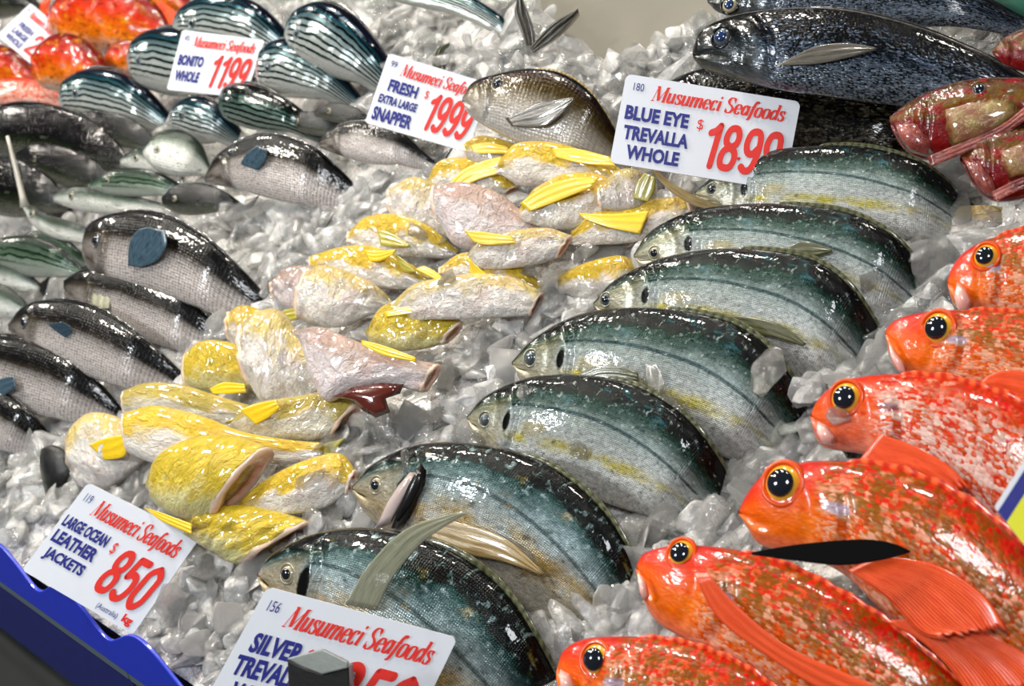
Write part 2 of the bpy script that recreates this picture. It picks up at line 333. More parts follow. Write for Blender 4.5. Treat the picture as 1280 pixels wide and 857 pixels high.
def ice_mat(name, cloud, tint, rough):
    m = Mat(name); o = m.obj()
    n = m.noise(o, 60, 4, .6); n2 = m.noise(o, 300, 3)
    nb = m.bump(n, .8, .006); nb = m.bump(n2, .3, .0012, nb)
    lw = m.new('ShaderNodeLayerWeight'); m.l.new(nb, lw.inputs['Normal']); fr = m.new('ShaderNodeMath', operation='MULTIPLY_ADD'); m.put(fr.inputs[0], m.math('POWER', lw.outputs['Facing'], 3.0)); fr.inputs[1].default_value = .45; fr.inputs[2].default_value = .09
    tr = m.new('ShaderNodeBsdfTransparent'); tr.inputs[0].default_value = (*tint, 1)
    gl = m.new('ShaderNodeBsdfGlossy'); gl.inputs['Roughness'].default_value = rough; m.l.new(nb, gl.inputs['Normal'])
    gs = m.new('ShaderNodeBsdfRefraction'); gs.inputs['IOR'].default_value = 1.31; gs.inputs['Roughness'].default_value = .03; m.l.new(nb, gs.inputs['Normal'])
    mx0 = m.new('ShaderNodeMixShader'); mx0.inputs[0].default_value = .15; m.l.new(tr.outputs[0], mx0.inputs[1]); m.l.new(gs.outputs[0], mx0.inputs[2])
    df = m.new('ShaderNodeBsdfDiffuse'); m.l.new(m.mix(n, (.82, .80, .78), (.98, .96, .93)), df.inputs[0]); m.l.new(nb, df.inputs['Normal'])
    tl = m.new('ShaderNodeBsdfTranslucent'); tl.inputs[0].default_value = (.9, .92, .92, 1)
    mx1 = m.new('ShaderNodeMixShader'); mx1.inputs[0].default_value = .4; m.l.new(df.outputs[0], mx1.inputs[1]); m.l.new(tl.outputs[0], mx1.inputs[2])
    mx2 = m.new('ShaderNodeMixShader'); m.put(mx2.inputs[0], m.math('MULTIPLY', m.ramp(n, [(.25, .35), (.7, 1)]), cloud)); m.l.new(mx0.outputs[0], mx2.inputs[1]); m.l.new(mx1.outputs[0], mx2.inputs[2])
    mx3 = m.new('ShaderNodeMixShader'); m.l.new(fr.outputs[0], mx3.inputs[0]); m.l.new(mx2.outputs[0], mx3.inputs[1]); m.l.new(gl.outputs[0], mx3.inputs[2])
    m.l.new(mx3.outputs[0], m.n['Material Output'].inputs['Surface'])
    return m.m
M['ice_clear'] = ice_mat('clear_ice', .26, (.965, .97, .965), .07)
M['ice_cloudy'] = ice_mat('cloudy_ice', .66, (.955, .96, .955), .11)
def bed_mat():
    m = Mat('crushed_ice_bed'); o = m.obj()
    v1 = m.vor(o, 60, 'F1', 1, 1); sp = m.new('ShaderNodeSeparateColor'); m.l.new(v1, sp.inputs[0])
    e = m.vor(o, 60, 'DISTANCE_TO_EDGE', 0, 1); n = m.noise(o, 26, 5, .65); n3 = m.noise(o, 140, 4)
    col = m.mix(sp.outputs[0], (.58, .565, .55), (.84, .82, .79)); col = m.mix(m.ramp(n, [(.3, .6), (.5, 0)]), col, (.46, .45, .43))
    nb = m.bump(m.math('ADD', sp.outputs[1], m.math('MULTIPLY', n, 2)), .9, .010); nb = m.bump(n3, .7, .004, nb)
    m.set(Base_Color=col, Roughness=.2, IOR=1.31, Normal=nb, Coat_Weight=.6, Coat_Roughness=.06, Subsurface_Weight=.15, Subsurface_Scale=.01)
    return m.m
M['ice_bed'] = bed_mat()
M['steel'] = plain('brushed_steel', (.16, .15, .12), .42, metal=.2, var=.12, vs=9, bumps=.06)
M['blue'] = plain('blue_plastic', (.008, .03, .50), .35, coat=.3, var=.1, bumps=.05)
M['navy'] = plain('navy_panel', (.004, .010, .12), .4, coat=.2, var=.2, bumps=.05)
M['dark'] = plain('dark_counter_base', (.004, .005, .005), .8, var=.4, vs=20)
M['strip'] = plain('grey_metal_strip', (.16, .22, .26), .35, metal=.5, var=.15)
M['white'] = plain('white_sign_plastic', (.80, .83, .89), .35, coat=.2, var=.03, bumps=.03)
M['red_ink'] = plain('red_ink', (.80, .018, .008), .5, var=.04)
M['blue_ink'] = plain('navy_ink', (.006, .010, .22), .5, var=.04)
M['clip_black'] = plain('black_clip_plastic', (.008, .008, .007), .35, coat=.3)
M['clip_metal'] = plain('worn_clip_metal', (.38, .41, .38), .38, metal=.6)
M['yellow_ink'] = plain('yellow_sign_print', (.80, .78, .02), .4, var=.03)
M['black_ink'] = plain('black_ink', (.02, .02, .03), .5)
M['green'] = plain('green_plastic', (.01, .22, .14), .3, coat=.5)

# ------------------------------------------------------------------ fish builder
ALL_TRIS_V, ALL_TRIS_F = [], []
def remember(verts, faces):
    b = len(ALL_TRIS_V); ALL_TRIS_V.extend([tuple(v) for v in verts])
    for f in faces: ALL_TRIS_F.append([b+i for i in f])

def relief(s, v, gill, k):
    r = 0.0
    if gill:
        sg = gill+.04*(1-((v-.45)/.42)**2)
        if .08 < v < .88:
            d = s-sg; r += -.055*math.exp(-(d/.009)**2)+.035*sstep(-.10, -.01, d)*(1-sstep(-.01, .0, d))
            d2 = s-(sg-.075); r += -.02*math.exp(-(d2/.012)**2)
        # jaw
        if s < .13:
            vm = .40-.9*s; r += -.06*math.exp(-((v-vm)/.045)**2)*(1-sstep(.08, .13, s))
            r += .03*math.exp(-((v-vm+.1)/.06)**2)*(1-sstep(.08, .13, s))
    return r*k

def frame_of(top, bot, z, n):
    px = [p for p in top]+[p for p in bot]
    cx = sum(p[0] for p in px)/len(px); cy = sum(p[1] for p in px)/len(px)
    return at(cx, cy, z)

def fish(name, label, top, bot, mat, z=.03, n=N0, thick=.42, group=None, cat='fish', N=64, Mr=30, eye=None, gill=.2, rel=1.0, sink=0.0, lump=0.0,
         cut=False, dorsal=None, dmat='fin_dark', tail=None, tmat=None, seed=0, lip=False, label_parts=True):
    A = frame_of(top, bot, z, n)
    ss = [(i/(N-1))**1.25 for i in range(N)]
    T = catmull(top, ss); B = catmull(bot, ss)
    T3 = [on_plane(p[0], p[1], A, n) for p in T]; B3 = [on_plane(p[0], p[1], A, n) for p in B]
    hs = [(a-b).length/2 for a, b in zip(T3, B3)]; H = max(hs)
    rt = root(name, tuple((T3[N//2]+B3[N//2])/2)); tag(rt, label, cat, group)
    verts, uvs = [], []
    for i, s in enumerate(ss):
        c = (T3[i]+B3[i])/2; d = (T3[i]-B3[i])/2; h = hs[i]
        prof = math.sin(math.pi/2*min(1, s/.38))**.7 if not cut else .75+.25*min(1, s/.2)
        if s > .38: prof *= 1-.80*((s-.38)/.62)**1.2
        wth = thick*(.45*h+.55*H*prof)
        wth = min(wth, 1.15*h+.0005)
        dz = Vector((0, 0, -sink*sstep(.72, 1, s)))
        for j in range(Mr):
            a = 2*math.pi*j/Mr; ca, sa = math.cos(a), math.sin(a)
            v = (1+ca)/2
            r = relief(s, v, gill, rel)*H
            if lump: r += lump*H*(noise.noise(Vector((s*6+seed*3.1, v*4, 0)))*.7+noise.noise(Vector((s*17+seed, v*9, 3)))*.4)
            ww = (wth+r)*math.copysign(abs(sa)**.85, sa)
            if abs(sa) < 1e-6: ww = 0
            verts.append(c+d*ca+n*ww+dz); uvs.append((s, v))
    faces = [(i*Mr+j, i*Mr+(j+1) % Mr, (i+1)*Mr+(j+1) % Mr, (i+1)*Mr+j) for i in range(N-1) for j in range(Mr)]
    faces.append(tuple(range((N-1)*Mr, N*Mr)))
    faces.append(tuple(range(Mr-1, -1, -1)))
    bd = build('body', verts, faces, M[mat], rt, uvs)
    remember(verts, faces[:-2])
    if cut:   # the headless end: a stub of bare flesh
        c = (T3[0]+B3[0])/2; ax = ((T3[0]+B3[0])-(T3[6]+B3[6])).normalized()
        cv, cu, cf = [], [], []
        rings = [(1.0, -.03), (.99, .05), (.90, .12), (.62, .08), (.3, -.12), (.05, -.2)]
        for k, (rr, ex) in enumerate(rings):
            for j in range(Mr):
                p = c+(verts[j]-c)*rr*(1+.05*noise.noise(Vector((j*.5, k, seed))))+ax*(ex*H)*(1+.6*noise.noise(Vector((j*.35, k*.6, seed+9))))
                cv.append(p); cu.append((rr, j/Mr))
        for k in range(len(rings)-1):
            cf += [(k*Mr+j, k*Mr+(j+1) % Mr, (k+1)*Mr+(j+1) % Mr, (k+1)*Mr+j) for j in range(Mr)]
        cf.append(tuple(range((len(rings)-1)*Mr, len(rings)*Mr)))
        o = build('cut_end', cv, cf, M['flesh'], rt, cu)
        if label_parts: o['label'] = 'pink raw flesh at the headless end'
    if dorsal:
        s0, s1, hh = dorsal[:3]; spik = dorsal[3] if len(dorsal) > 3 else 0
        K = 60; fv, fu = [], []
        for k in range(K+1):
            s = s0+(s1-s0)*k/K; tp = catmull_at(ss, T3, s); bt = catmull_at(ss, B3, s); up = (tp-bt).normalized()
            e = hh*H*math.sin(math.pi*min(1, k/K*1.0))**.35*(1-.45*k/K)
            if spik: e *= 1-.35*abs(((k/K*spik) % 1)-.5)*2
            dz = Vector((0, 0, -sink*sstep(.72, 1, s)))
            for q in (0, .5, 1):
                fv.append(tp-up*.08*H+(up+n*.25*q)*(e+.08*H)*q+dz); fu.append((q, k/K))
        ff = [(k*3+q, k*3+q+1, (k+1)*3+q+1, (k+1)*3+q) for k in range(K) for q in range(2)]
        o = build('dorsal_fin', fv, ff, M[dmat], rt, fu, recalc=False); md = o.modifiers.new('thick', 'SOLIDIFY'); md.thickness = .0012
    if tail:      # length, spread as fractions of the body height
        e = (T3[-1]+B3[-1])/2+Vector((0, 0, -sink)); pv = (T3[-8]+B3[-8])/2; ax = ((T3[-1]+B3[-1])/2-pv).normalized(); up = (T3[-6]-B3[-6]).normalized()
        fv, fu = [], []; K = 24
        for k in range(K+1):
            a = -1+2*k/K
            for q in range(6):
                f = q/5; L = tail[0]*H*(.62+.38*abs(a)**1.3)*f
                fv.append(e-ax*.15*H*(1-f)+ax*L+up*(a*(hs[-1]*.7+tail[1]*H*f))+n*.05*H*math.sin(a*3)*f); fu.append((f, k/K*.6))
        ff = [(k*6+q, k*6+q+1, (k+1)*6+q+1, (k+1)*6+q) for k in range(K) for q in range(5)]
        o = build('tail_fin', fv, ff, M[tmat or dmat], rt, fu, recalc=False); md = o.modifiers.new('thick', 'SOLIDIFY'); md.thickness = .001
    if eye:
        ex, ey, er = eye[:3]; im = eye[3] if len(eye) > 3 else 'iris_silver'; pm = eye[4] if len(eye) > 4 else 'pupil'
        best = None
        for i in range(2, N//2):
            for j in range(1, Mr//2):
                q = verts[i*Mr+j]; x, y = proj(q); dd = (x-ex)**2+(y-ey)**2
                if best is None or dd < best[0]: best = (dd, i, j)
        _, i, j = best; p = verts[i*Mr+j]
        nn = (verts[(i+1)*Mr+j]-verts[(i-1)*Mr+j]).cross(verts[i*Mr+j+1]-verts[i*Mr+j-1]).normalized()
        if nn.dot(n) < 0: nn = -nn
        nn = (nn+n*.8).normalized()
        p = on_plane(ex, ey, p, nn)
        rw = er*(p-CAM).length/FPX*1.05
        tx = nn.orthogonal().normalized(); ty = nn.cross(tx)
        io = dome('eye', p-nn*rw*.30, tx, ty, nn, rw*1.0, .62, M[im], rt)
        dome('pupil', p+nn*rw*.22, tx, ty, nn, rw*(.60 if len(eye) < 6 else eye[5]), .42, M[pm], io)
        # the raised rim round the eye
        K, L = 28, 8; rv, ru = [], []
        for k in range(K):
            a = 2*math.pi*k/K
            for q in range(L):
                b = 2*math.pi*q/L
                rv.append(p-nn*rw*.12+(tx*math.cos(a)+ty*math.sin(a))*rw*(1.05+.16*math.cos(b))+nn*rw*.2*math.sin(b)); ru.append((.1, .62))
        rf = [(k*L+q, k*L+(q+1) % L, ((k+1) % K)*L+(q+1) % L, ((k+1) % K)*L+q) for k in range(K) for q in range(L)]
        build('eye_rim', rv, rf, M[mat], rt, ru)
    rt_info = dict(root=rt, A=A, n=n, H=H, w=thick*H, T3=T3, B3=B3, ss=ss, sink=sink)
    return rt_info
def catmull_at(ss, P, s):
    for i in range(len(ss)-1):
        if ss[i] <= s <= ss[i+1]:
            f = (s-ss[i])/(ss[i+1]-ss[i]); return P[i].lerp(P[i+1], f)
    return P[-1]
def dome(name, c, tx, ty, nn, r, fl, mat, parent):
    K, L = 24, 8; v, u = [], []
    for q in range(L+1):
        a = math.pi/2*q/L
        for k in range(K):
            b = 2*math.pi*k/K
            v.append(c+(tx*math.cos(b)+ty*math.sin(b))*r*math.cos(a)+nn*r*fl*math.sin(a)); u.append((math.cos(a), k/K))
    f = [(q*K+k, q*K+(k+1) % K, (q+1)*K+(k+1) % K, (q+1)*K+k) for q in range(L) for k in range(K)]
    f.append(tuple(range(K-1, -1, -1)))
    return build(name, v, f, mat, parent, u)

def fin(F, lead, trail, mat, lift=(.6, 1.0), name='pectoral_fin', fold=.0003, label=None, thing=None, scallop=0.0, thick=.0010):
    """a fan between two edges, both given root -> tip; lift = height above the mid-plane in body half-widths, root and tip"""
    A, n, wd = F['A'], F['n'], F['w']; NS, NR = 22, 18
    Lp = catmull(lead, [i/(NS-1) for i in range(NS)]); Tp = catmull(trail, [i/(NS-1) for i in range(NS)])
    v, u = [], []
    for i in range(NS):
        f = i/(NS-1); lf = (lift[0]*(1-f)+lift[1]*f)*wd
        for j in range(NR):
            g = j/(NR-1); q = Lp[i]*(1-g)+Tp[i]*g
            if scallop: 
                d = (Lp[-1]-Lp[0])*(-scallop*abs(math.sin(g*math.pi*7))*f**6); q = q+d
            p = on_plane(q[0], q[1], A+n*lf, n)
            v.append(p+n*(fold*math.sin(g*17)*f**.5+fold*2.5*math.sin(g*3.1)*f)); u.append((f, g))
    fc = [(i*NR+j, i*NR+j+1, (i+1)*NR+j+1, (i+1)*NR+j) for i in range(NS-1) for j in range(NR-1)]
    o = build(name, v, fc, M[mat], F['root'], u, recalc=False)
    md = o.modifiers.new('thick', 'SOLIDIFY'); md.thickness = thick; md.offset = 0
    if label: o['label'] = label
    remember(v, fc)
    return o
# ------------------------------------------------------------------ the counter and its bed of ice
BARE = [(540, -200), (590, -60), (680, 14), (705, 66), (765, 84), (820, 66), (860, 42), (915, 24), (970, -60), (1010, -200)]
E_A, E_B = at(0, 697, 0), at(240, 862, 0)
EDIR = (E_A-E_B).normalized(); EOUT = Vector((-EDIR.y, EDIR.x, 0)); EOUT = EOUT if EOUT.x < 0 else -EOUT
def edge_x(y): return E_B.x+(E_A.x-E_B.x)*(y-E_B.y)/(E_A.y-E_B.y)
def inside(px, py, poly):
    c = False
    for (x1, y1), (x2, y2) in zip(poly, poly[1:]+poly[:1]):
        if (y1 > py) != (y2 > py) and px < (x2-x1)*(py-y1)/(y2-y1)+x1: c = not c
    return c
def dist_poly(px, py, poly):
    best = 1e9
    for (x1, y1), (x2, y2) in zip(poly, poly[1:]):
        dx, dy = x2-x1, y2-y1; t = max(0, min(1, ((px-x1)*dx+(py-y1)*dy)/(dx*dx+dy*dy)))
        best = min(best, math.hypot(px-x1-t*dx, py-y1-t*dy))
    return best
def ice_z(x, y):
    p = Vector((x, y, 0)); px, py = proj(p)
    z = .014*noise.noise(p*6)+.008*noise.noise(p*19)+.006*noise.noise(p*55)
    c = noise.cell(p*42); z += .004*c
    # a heap before the bare steel
    z += .016*math.exp(-((px-700)/150)**2-((py-105)/40)**2)
    z += .014*math.exp(-((px-540)/60)**2-((py-90)/50)**2)
    if -200 < px < 1500 and -200 < py < 200:
        d = dist_poly(px, py, BARE)
        if inside(px, py, BARE): z -= .11*sstep(0, 12, d)
        else: z += .012*(1-sstep(0, 30, d))
    return z
def grid(x0, x1, y0, y1, step_f):
    ys = [y0]
    while ys[-1] < y1: ys.append(ys[-1]+step_f(ys[-1]))
    return ys
ys = grid(0, 0, -.95, 4.6, lambda y: .008+.010*max(0, y+.2))
NX = 300
v, f = [], []
for y in ys:
    xr = 1.3+.75*max(0, y)
    for i in range(NX): 
        x0_ = edge_x(y)+.004; x = x0_+(xr-x0_)*(i/(NX-1))**1.15
        v.append((x, y, ice_z(x, y)))
f = [(a*NX+b, a*NX+b+1, (a+1)*NX+b+1, (a+1)*NX+b) for a in range(len(ys)-1) for b in range(NX-1)]
bed = build('ice_bed', v, f, M['ice_bed'], recalc=False); tag(bed, kind='stuff'); bed['label'] = 'packed bed of wet crushed ice filling the counter'; bed['category'] = 'ice'
def boxmesh(name, x0, x1, y0, y1, z0, z1, mat, parent=None, bev=.004):
    vs = [(x, y, z) for x in (x0, x1) for y in (y0, y1) for z in (z0, z1)]
    fs = [(0, 1, 3, 2), (4, 6, 7, 5), (0, 4, 5, 1), (2, 3, 7, 6), (0, 2, 6, 4), (1, 5, 7, 3)]
    o = build(name, vs, fs, mat, parent, smooth=False)
    b = o.modifiers.new('bevel', 'BEVEL'); b.width = bev; b.segments = 2
    return o
def local_box(name, o0, ax, s0, s1, u0, u1, z0, z1, mat, parent=None, bev=.004):
    out = EOUT; vs = [o0+out*u+ax*s+Vector((0, 0, z)) for s in (s0, s1) for u in (u0, u1) for z in (z0, z1)]
    o = build(name, vs, [(0, 1, 3, 2), (4, 6, 7, 5), (0, 4, 5, 1), (2, 3, 7, 6), (0, 2, 6, 4), (1, 5, 7, 3)], mat, parent, smooth=False)
    bb = o.modifiers.new('bevel', 'BEVEL'); bb.width = bev; bb.segments = 2
    return o
tray = local_box('floor', E_B, EDIR, -1.6, 7, -4.5, .004, -.075, -.055, M['steel']); tag(tray, kind='structure')
ct = root('display_counter', tuple(E_B+Vector((0, 0, -.05)))); tag(ct, 'dark navy market counter front with grey metal rail under the wavy blue edging', 'counter')
ANG = math.radians(58); DN = EOUT*math.cos(ANG)+Vector((0, 0, -math.sin(ANG))); UPN = EOUT*math.sin(ANG)+Vector((0, 0, math.cos(ANG)))
def slope_sheet(name, s0, s1, y0, y1, th, mat, parent, lift=0.0, wave=None):
    K = 900 if wave else 2; o0 = E_B+Vector((0, 0, .014)); vs = []
    for k in range(K):
        y = y0+(y1-y0)*k/(K-1); a = s0-(wave(y) if wave else 0)
        for s, e in ((a, 0), (a, th), (s1, th), (s1, 0)): vs.append(o0+DN*s+UPN*(e+lift)+EDIR*y)
    fs = [(k*4+q, k*4+(q+1) % 4, (k+1)*4+(q+1) % 4, (k+1)*4+q) for k in range(K-1) for q in range(4)]+[(0, 1, 2, 3), ((K-1)*4+3, (K-1)*4+2, (K-1)*4+1, (K-1)*4)]
    o = build(name, vs, fs, mat, parent, smooth=False)
    bb = o.modifiers.new('bevel', 'BEVEL'); bb.width = .0012; bb.segments = 2; bb.limit_method = 'ANGLE'
    return o
W0 = (at(130, 745, 0)-E_B).dot(EDIR); PW = ((at(48, 690, 0)-E_B).dot(EDIR)-W0)
def wave(y):
    ph = ((y-W0)/PW) % 1.0
    return .030*(.5+.5*math.cos(2*math.pi*ph))**.8+.002
ed = slope_sheet('wavy_edging', 0.0, .026, -.6, 4.5, .004, M['blue'], None, .004, wave); tag(ed, 'bright blue plastic edging strip with a wavy top along the ice', 'edging')
JN = (at(165, 822, 0)-E_B).dot(EDIR)
slope_sheet('rail', .025, .036, -.6, JN-.001, .007, M['strip'], ct)
slope_sheet('rail', .025, .036, JN+.001, 4.5, .007, M['strip'], ct)
slope_sheet('front_panel', .036, .115, -.6, JN-.0015, .004, M['navy'], ct)
slope_sheet('front_panel', .036, .115, JN+.0015, 4.5, .004, M['navy'], ct)
local_box('counter_base', E_B, EDIR, -.8, 5, .02, .7, -.70, -.13, M['dark'], ct)

# ------------------------------------------------------------------ silver trevally
TG = 'silver trevally in the curved row'
def trev(name_label, top, bot, mat='trevally', eye=None, z=.03, **k):
    k.setdefault('dorsal', (.42, .93, .10)); k.setdefault('thick', .40)
    return fish('silver_trevally', name_label, top, bot, mat, z=z, eye=eye, group=TG, N=96, Mr=44, tail=(1.0, .9), sink=k.pop('sink', .04), dmat='fin_dark', **k)
T1 = trev('silver trevally nearest the camera, its eye just above the large white price sign',
    [(322, 716), (345, 690), (400, 665), (470, 660), (550, 680), (620, 726), (668, 790), (692, 860), (694, 930)],
    [(324, 722), (345, 760), (400, 800), (450, 850), (500, 900), (560, 935), (640, 955), (690, 945)], 'trevally_warm', (359, 717, 11), z=.045)
T2 = trev('silver trevally second from the front, with a gaping dark gill and amber fin',
    [(440, 608), (470, 578), (520, 556), (580, 553), (650, 565), (710, 596), (765, 650), (800, 718), (814, 790), (812, 820)],
    [(442, 614), (462, 645), (500, 672), (560, 700), (620, 738), (690, 780), (750, 808), (800, 825)], 'trevally_warm', (470, 606, 10), z=.037)
T3 = trev('silver trevally third from the front, black gill spot and ice over its snout',
    [(584, 520), (612, 492), (665, 471), (725, 468), (790, 480), (850, 514), (892, 562), (916, 625), (916, 650)],
    [(586, 526), (600, 556), (650, 590), (710, 612), (780, 636), (840, 655), (905, 658)], 'trevally', (606, 524, 9, 'iris_dark', 'pupil_grey'), z=.035)
T4 = trev('silver trevally fourth from the front, with a bright yellow stripe along the belly',
    [(640, 452), (672, 420), (725, 393), (785, 384), (850, 388), (920, 405), (972, 445), (1004, 500), (1018, 555), (1016, 572)],
    [(642, 458), (660, 484), (720, 512), (790, 535), (860, 560), (930, 575), (1005, 580)], 'trevally', (663, 447, 10, 'iris_dark', 'pupil_grey'), z=.034)
T5 = trev('silver trevally fifth from the front, blue sheen on its back and dark eye',
    [(742, 378), (772, 348), (830, 322), (895, 311), (960, 313), (1020, 326), (1068, 362), (1102, 418), (1118, 470)],
    [(744, 384), (760, 404), (820, 420), (890, 440), (960, 462), (1040, 480), (1110, 482)], 'trevally', (757, 374, 8, 'iris_dark'), z=.034)
T6 = trev('silver trevally sixth from the front, its tail end by the uppermost red fish',
    [(792, 318), (815, 288), (865, 264), (930, 255), (1000, 256), (1068, 268), (1125, 300), (1170, 350), (1198, 388)],
    [(794, 324), (812, 344), (870, 352), (950, 366), (1030, 388), (1110, 400), (1190, 400)], 'trevally', (818, 316, 8), z=.034)
T7 = trev('silver trevally at the far end of the row, below the eighteen dollar sign',
    [(868, 240), (905, 212), (960, 190), (1020, 182), (1085, 184), (1145, 200), (1200, 228), (1240, 262)],
    [(870, 246), (895, 272), (960, 284), (1040, 292), (1120, 300), (1190, 296), (1238, 280)], 'trevally', (890, 236, 7, 'iris_dark'), z=.034)
fin(T1, [(432, 755), (462, 705), (510, 660), (578, 639)], [(470, 762), (492, 720), (530, 676), (582, 641)], 'fin_pale', (1.1, 3.2), label='pale pointed pectoral fin sticking up')
fin(T2, [(520, 652), (560, 650), (630, 672), (680, 716)], [(534, 668), (575, 690), (630, 702), (676, 718)], 'fin_brown', (1.0, 1.25), label='amber pectoral fin lying on the flank')
fin(T4, [(722, 470), (750, 458), (775, 458), (798, 466)], [(724, 480), (750, 474), (775, 474), (798, 476)], 'fin_dark', (1.2, 1.3))
fin(T5, [(905, 395), (940, 397), (980, 408), (1008, 430)], [(905, 404), (930, 414), (970, 422), (1004, 432)], 'fin_dark', (1.0, 1.2))
fin(T6, [(972, 318), (1000, 302), (1022, 305), (1040, 312)], [(960, 322), (990, 328), (1015, 322), (1040, 314)], 'fin_dark', (1.0, 1.2))
fin(T7, [(905, 258), (868, 244), (835, 225), (812, 205)], [(900, 266), (862, 254), (832, 233), (812, 207)], 'fin_brown', (.9, 1.6), label='long narrow amber fin reaching left')
# the opened gill cover of the second fish
def gillslab(F, pts, lift, mat, name, label=None, th=.004):
    A, n = F['A'], F['n']; P = [on_plane(x, y, A+n*lift*F['w'], n) for x, y in pts]; c = sum(P, Vector())/len(P)
    K = len(P); v = P+[p+(c-p)*.35+n*th for p in P]+[c+n*th*1.2]
    f = [(k, (k+1) % K, K+(k+1) % K, K+k) for k in range(K)]+[(K+k, K+(k+1) % K, 2*K) for k in range(K)]+[tuple(range(K-1, -1, -1))]
    o = build(name, v, f, M[mat], F['root'], smooth=True)
    if label: o['label'] = label
    return o
gillslab(T2, [(526, 578), (533, 588), (531, 606), (516, 636), (498, 660), (489, 660), (500, 632), (514, 600)], 1.0, 'gill_black', 'gill_opening', 'black gaping gill slit')
gillslab(T2, [(512, 590), (522, 590), (505, 625), (488, 655), (468, 662), (482, 630), (498, 606)], 1.05, 'silver_pink', 'gill_cover', 'silvery pink gill cover edge', .002)

# ------------------------------------------------------------------ red ocean perch
PG = 'red perch along the right side'
def perch(label, top, bot, eye, mat='perch', **k):
    F = fish('red_perch', label, top, bot, mat, z=k.pop('z', .045), thick=.50, eye=(eye[0], eye[1], eye[2]*1.15, 'iris_gold', 'pupil', .70), group=PG, N=96, Mr=44, gill=k.pop('gill', .23), rel=1.3,
             dorsal=(.24, .9, .13, 9), dmat='fin_red', tail=(1.1, .9), sink=.02, tmat='fin_red', **k)
    (x, y), (x2, y2) = top[0], bot[2]
    return F
P1 = perch('uppermost red perch at the right edge, above a wider-headed one',
    [(1184, 350), (1192, 332), (1208, 314), (1240, 298), (1300, 286), (1400, 300), (1500, 350)], [(1185, 356), (1190, 374), (1202, 388), (1245, 395), (1320, 412), (1420, 425), (1495, 385)], (1232, 320, 13))
P2 = perch('second red perch from the top, plain orange-red head and wide dark eye',
    [(1107, 412), (1120, 400), (1150, 391), (1195, 387), (1250, 389), (1330, 402), (1430, 445), (1530, 510)], [(1107, 420), (1114, 448), (1130, 468), (1180, 480), (1230, 494), (1300, 530), (1400, 560), (1520, 540)], (1172, 410, 17))
P3 = perch('pinkish red perch third from the top, pale scales edged in orange',
    [(1014, 515), (1026, 496), (1050, 478), (1090, 469), (1140, 468), (1205, 478), (1285, 508), (1380, 565), (1480, 650)], [(1014, 522), (1020, 545), (1034, 560), (1080, 568), (1130, 585), (1190, 628), (1260, 690), (1360, 720), (1475, 680)], (1057, 497, 17), 'perch_pink')
P4 = perch('largest red perch, brown mottled back, above a black leaf-shaped piece',
    [(924, 636), (938, 612), (960, 590), (1000, 578), (1050, 576), (1110, 584), (1180, 610), (1240, 648), (1310, 710), (1390, 800), (1440, 880)],
    [(925, 644), (938, 664), (954, 682), (1010, 696), (1060, 720), (1110, 770), (1180, 830), (1260, 890), (1350, 930), (1432, 900)], (978, 604, 21))
P5 = perch('red perch with a long red fin lying along it, second from the bottom',
    [(796, 704), (808, 690), (838, 682), (880, 682), (935, 690), (1000, 714), (1080, 758), (1150, 808), (1220, 872), (1280, 945)],
    [(797, 714), (804, 744), (822, 776), (860, 800), (925, 838), (1000, 890), (1090, 950), (1180, 990), (1270, 970)], (851, 691, 15))
P6 = perch('lowest red perch, cut off by the bottom edge of the picture',
    [(699, 826), (708, 810), (732, 798), (775, 795), (830, 799), (890, 815), (950, 846), (1020, 905), (1090, 975)],
    [(699, 834), (702, 868), (728, 900), (800, 950), (900, 1000), (1000, 1012), (1084, 990)], (744, 824, 17))
fin(P5, [(868, 716), (896, 770), (960, 820), (1040, 868), (1120, 890)], [(884, 716), (925, 760), (985, 808), (1060, 842), (1130, 872)], 'fin_red', (1.15, 1.3), label='long red pectoral fin')
fin(P4, [(1060, 712), (1110, 748), (1150, 790), (1185, 800)], [(1100, 694), (1170, 706), (1230, 744), (1262, 790)], 'fin_red', (1.0, 1.35), label='broad red pectoral fin', scallop=.1)
fin(P3, [(1075, 574), (1100, 588), (1140, 600), (1190, 625)], [(1100, 542), (1150, 560), (1190, 585), (1215, 612)], 'fin_red', (1.05, 1.25), scallop=.1)
fin(P2, [(1215, 486), (1240, 490), (1270, 500), (1330, 512)], [(1235, 470), (1260, 462), (1290, 468), (1340, 490)], 'fin_red', (1.05, 1.25))
gillslab(P1, [(1196, 352), (1208, 360), (1216, 376), (1212, 390), (1200, 392), (1192, 372)], .75, 'lip', 'lower_jaw', 'pale pink lower jaw', .006)
gillslab(P3, [(1022, 526), (1034, 532), (1046, 546), (1042, 556), (1028, 554), (1020, 540)], .75, 'lip', 'lower_jaw', 'pale pink lower jaw', .005)
gillslab(P2, [(1110, 425), (1118, 436), (1130, 452), (1136, 470), (1126, 468), (1113, 446)], .7, 'lip', 'lower_jaw', 'pale pink lower jaw', .004)
gillslab(P5, [(799, 716), (808, 728), (812, 744), (808, 752), (802, 742)], .75, 'lip', 'lower_jaw', 'pale pink lower jaw', .004)
gillslab(P6, [(700, 836), (712, 842), (720, 858), (714, 872), (704, 862)], .8, 'lip', 'lower_jaw', 'pale pink lower jaw', .005)
fin(P4, [(1105, 775), (1150, 800), (1185, 832), (1215, 872)], [(1180, 772), (1235, 792), (1285, 820), (1330, 860)], 'fin_red', (.95, 1.2), name='pelvic_fin', scallop=.1)
BF = root('black_leaf_shape', tuple(at(1045, 690, .07))); tag(BF, 'black leaf-shaped piece lying beneath the largest red perch', 'fin')  # thin, near-black leaf shape between the red perch
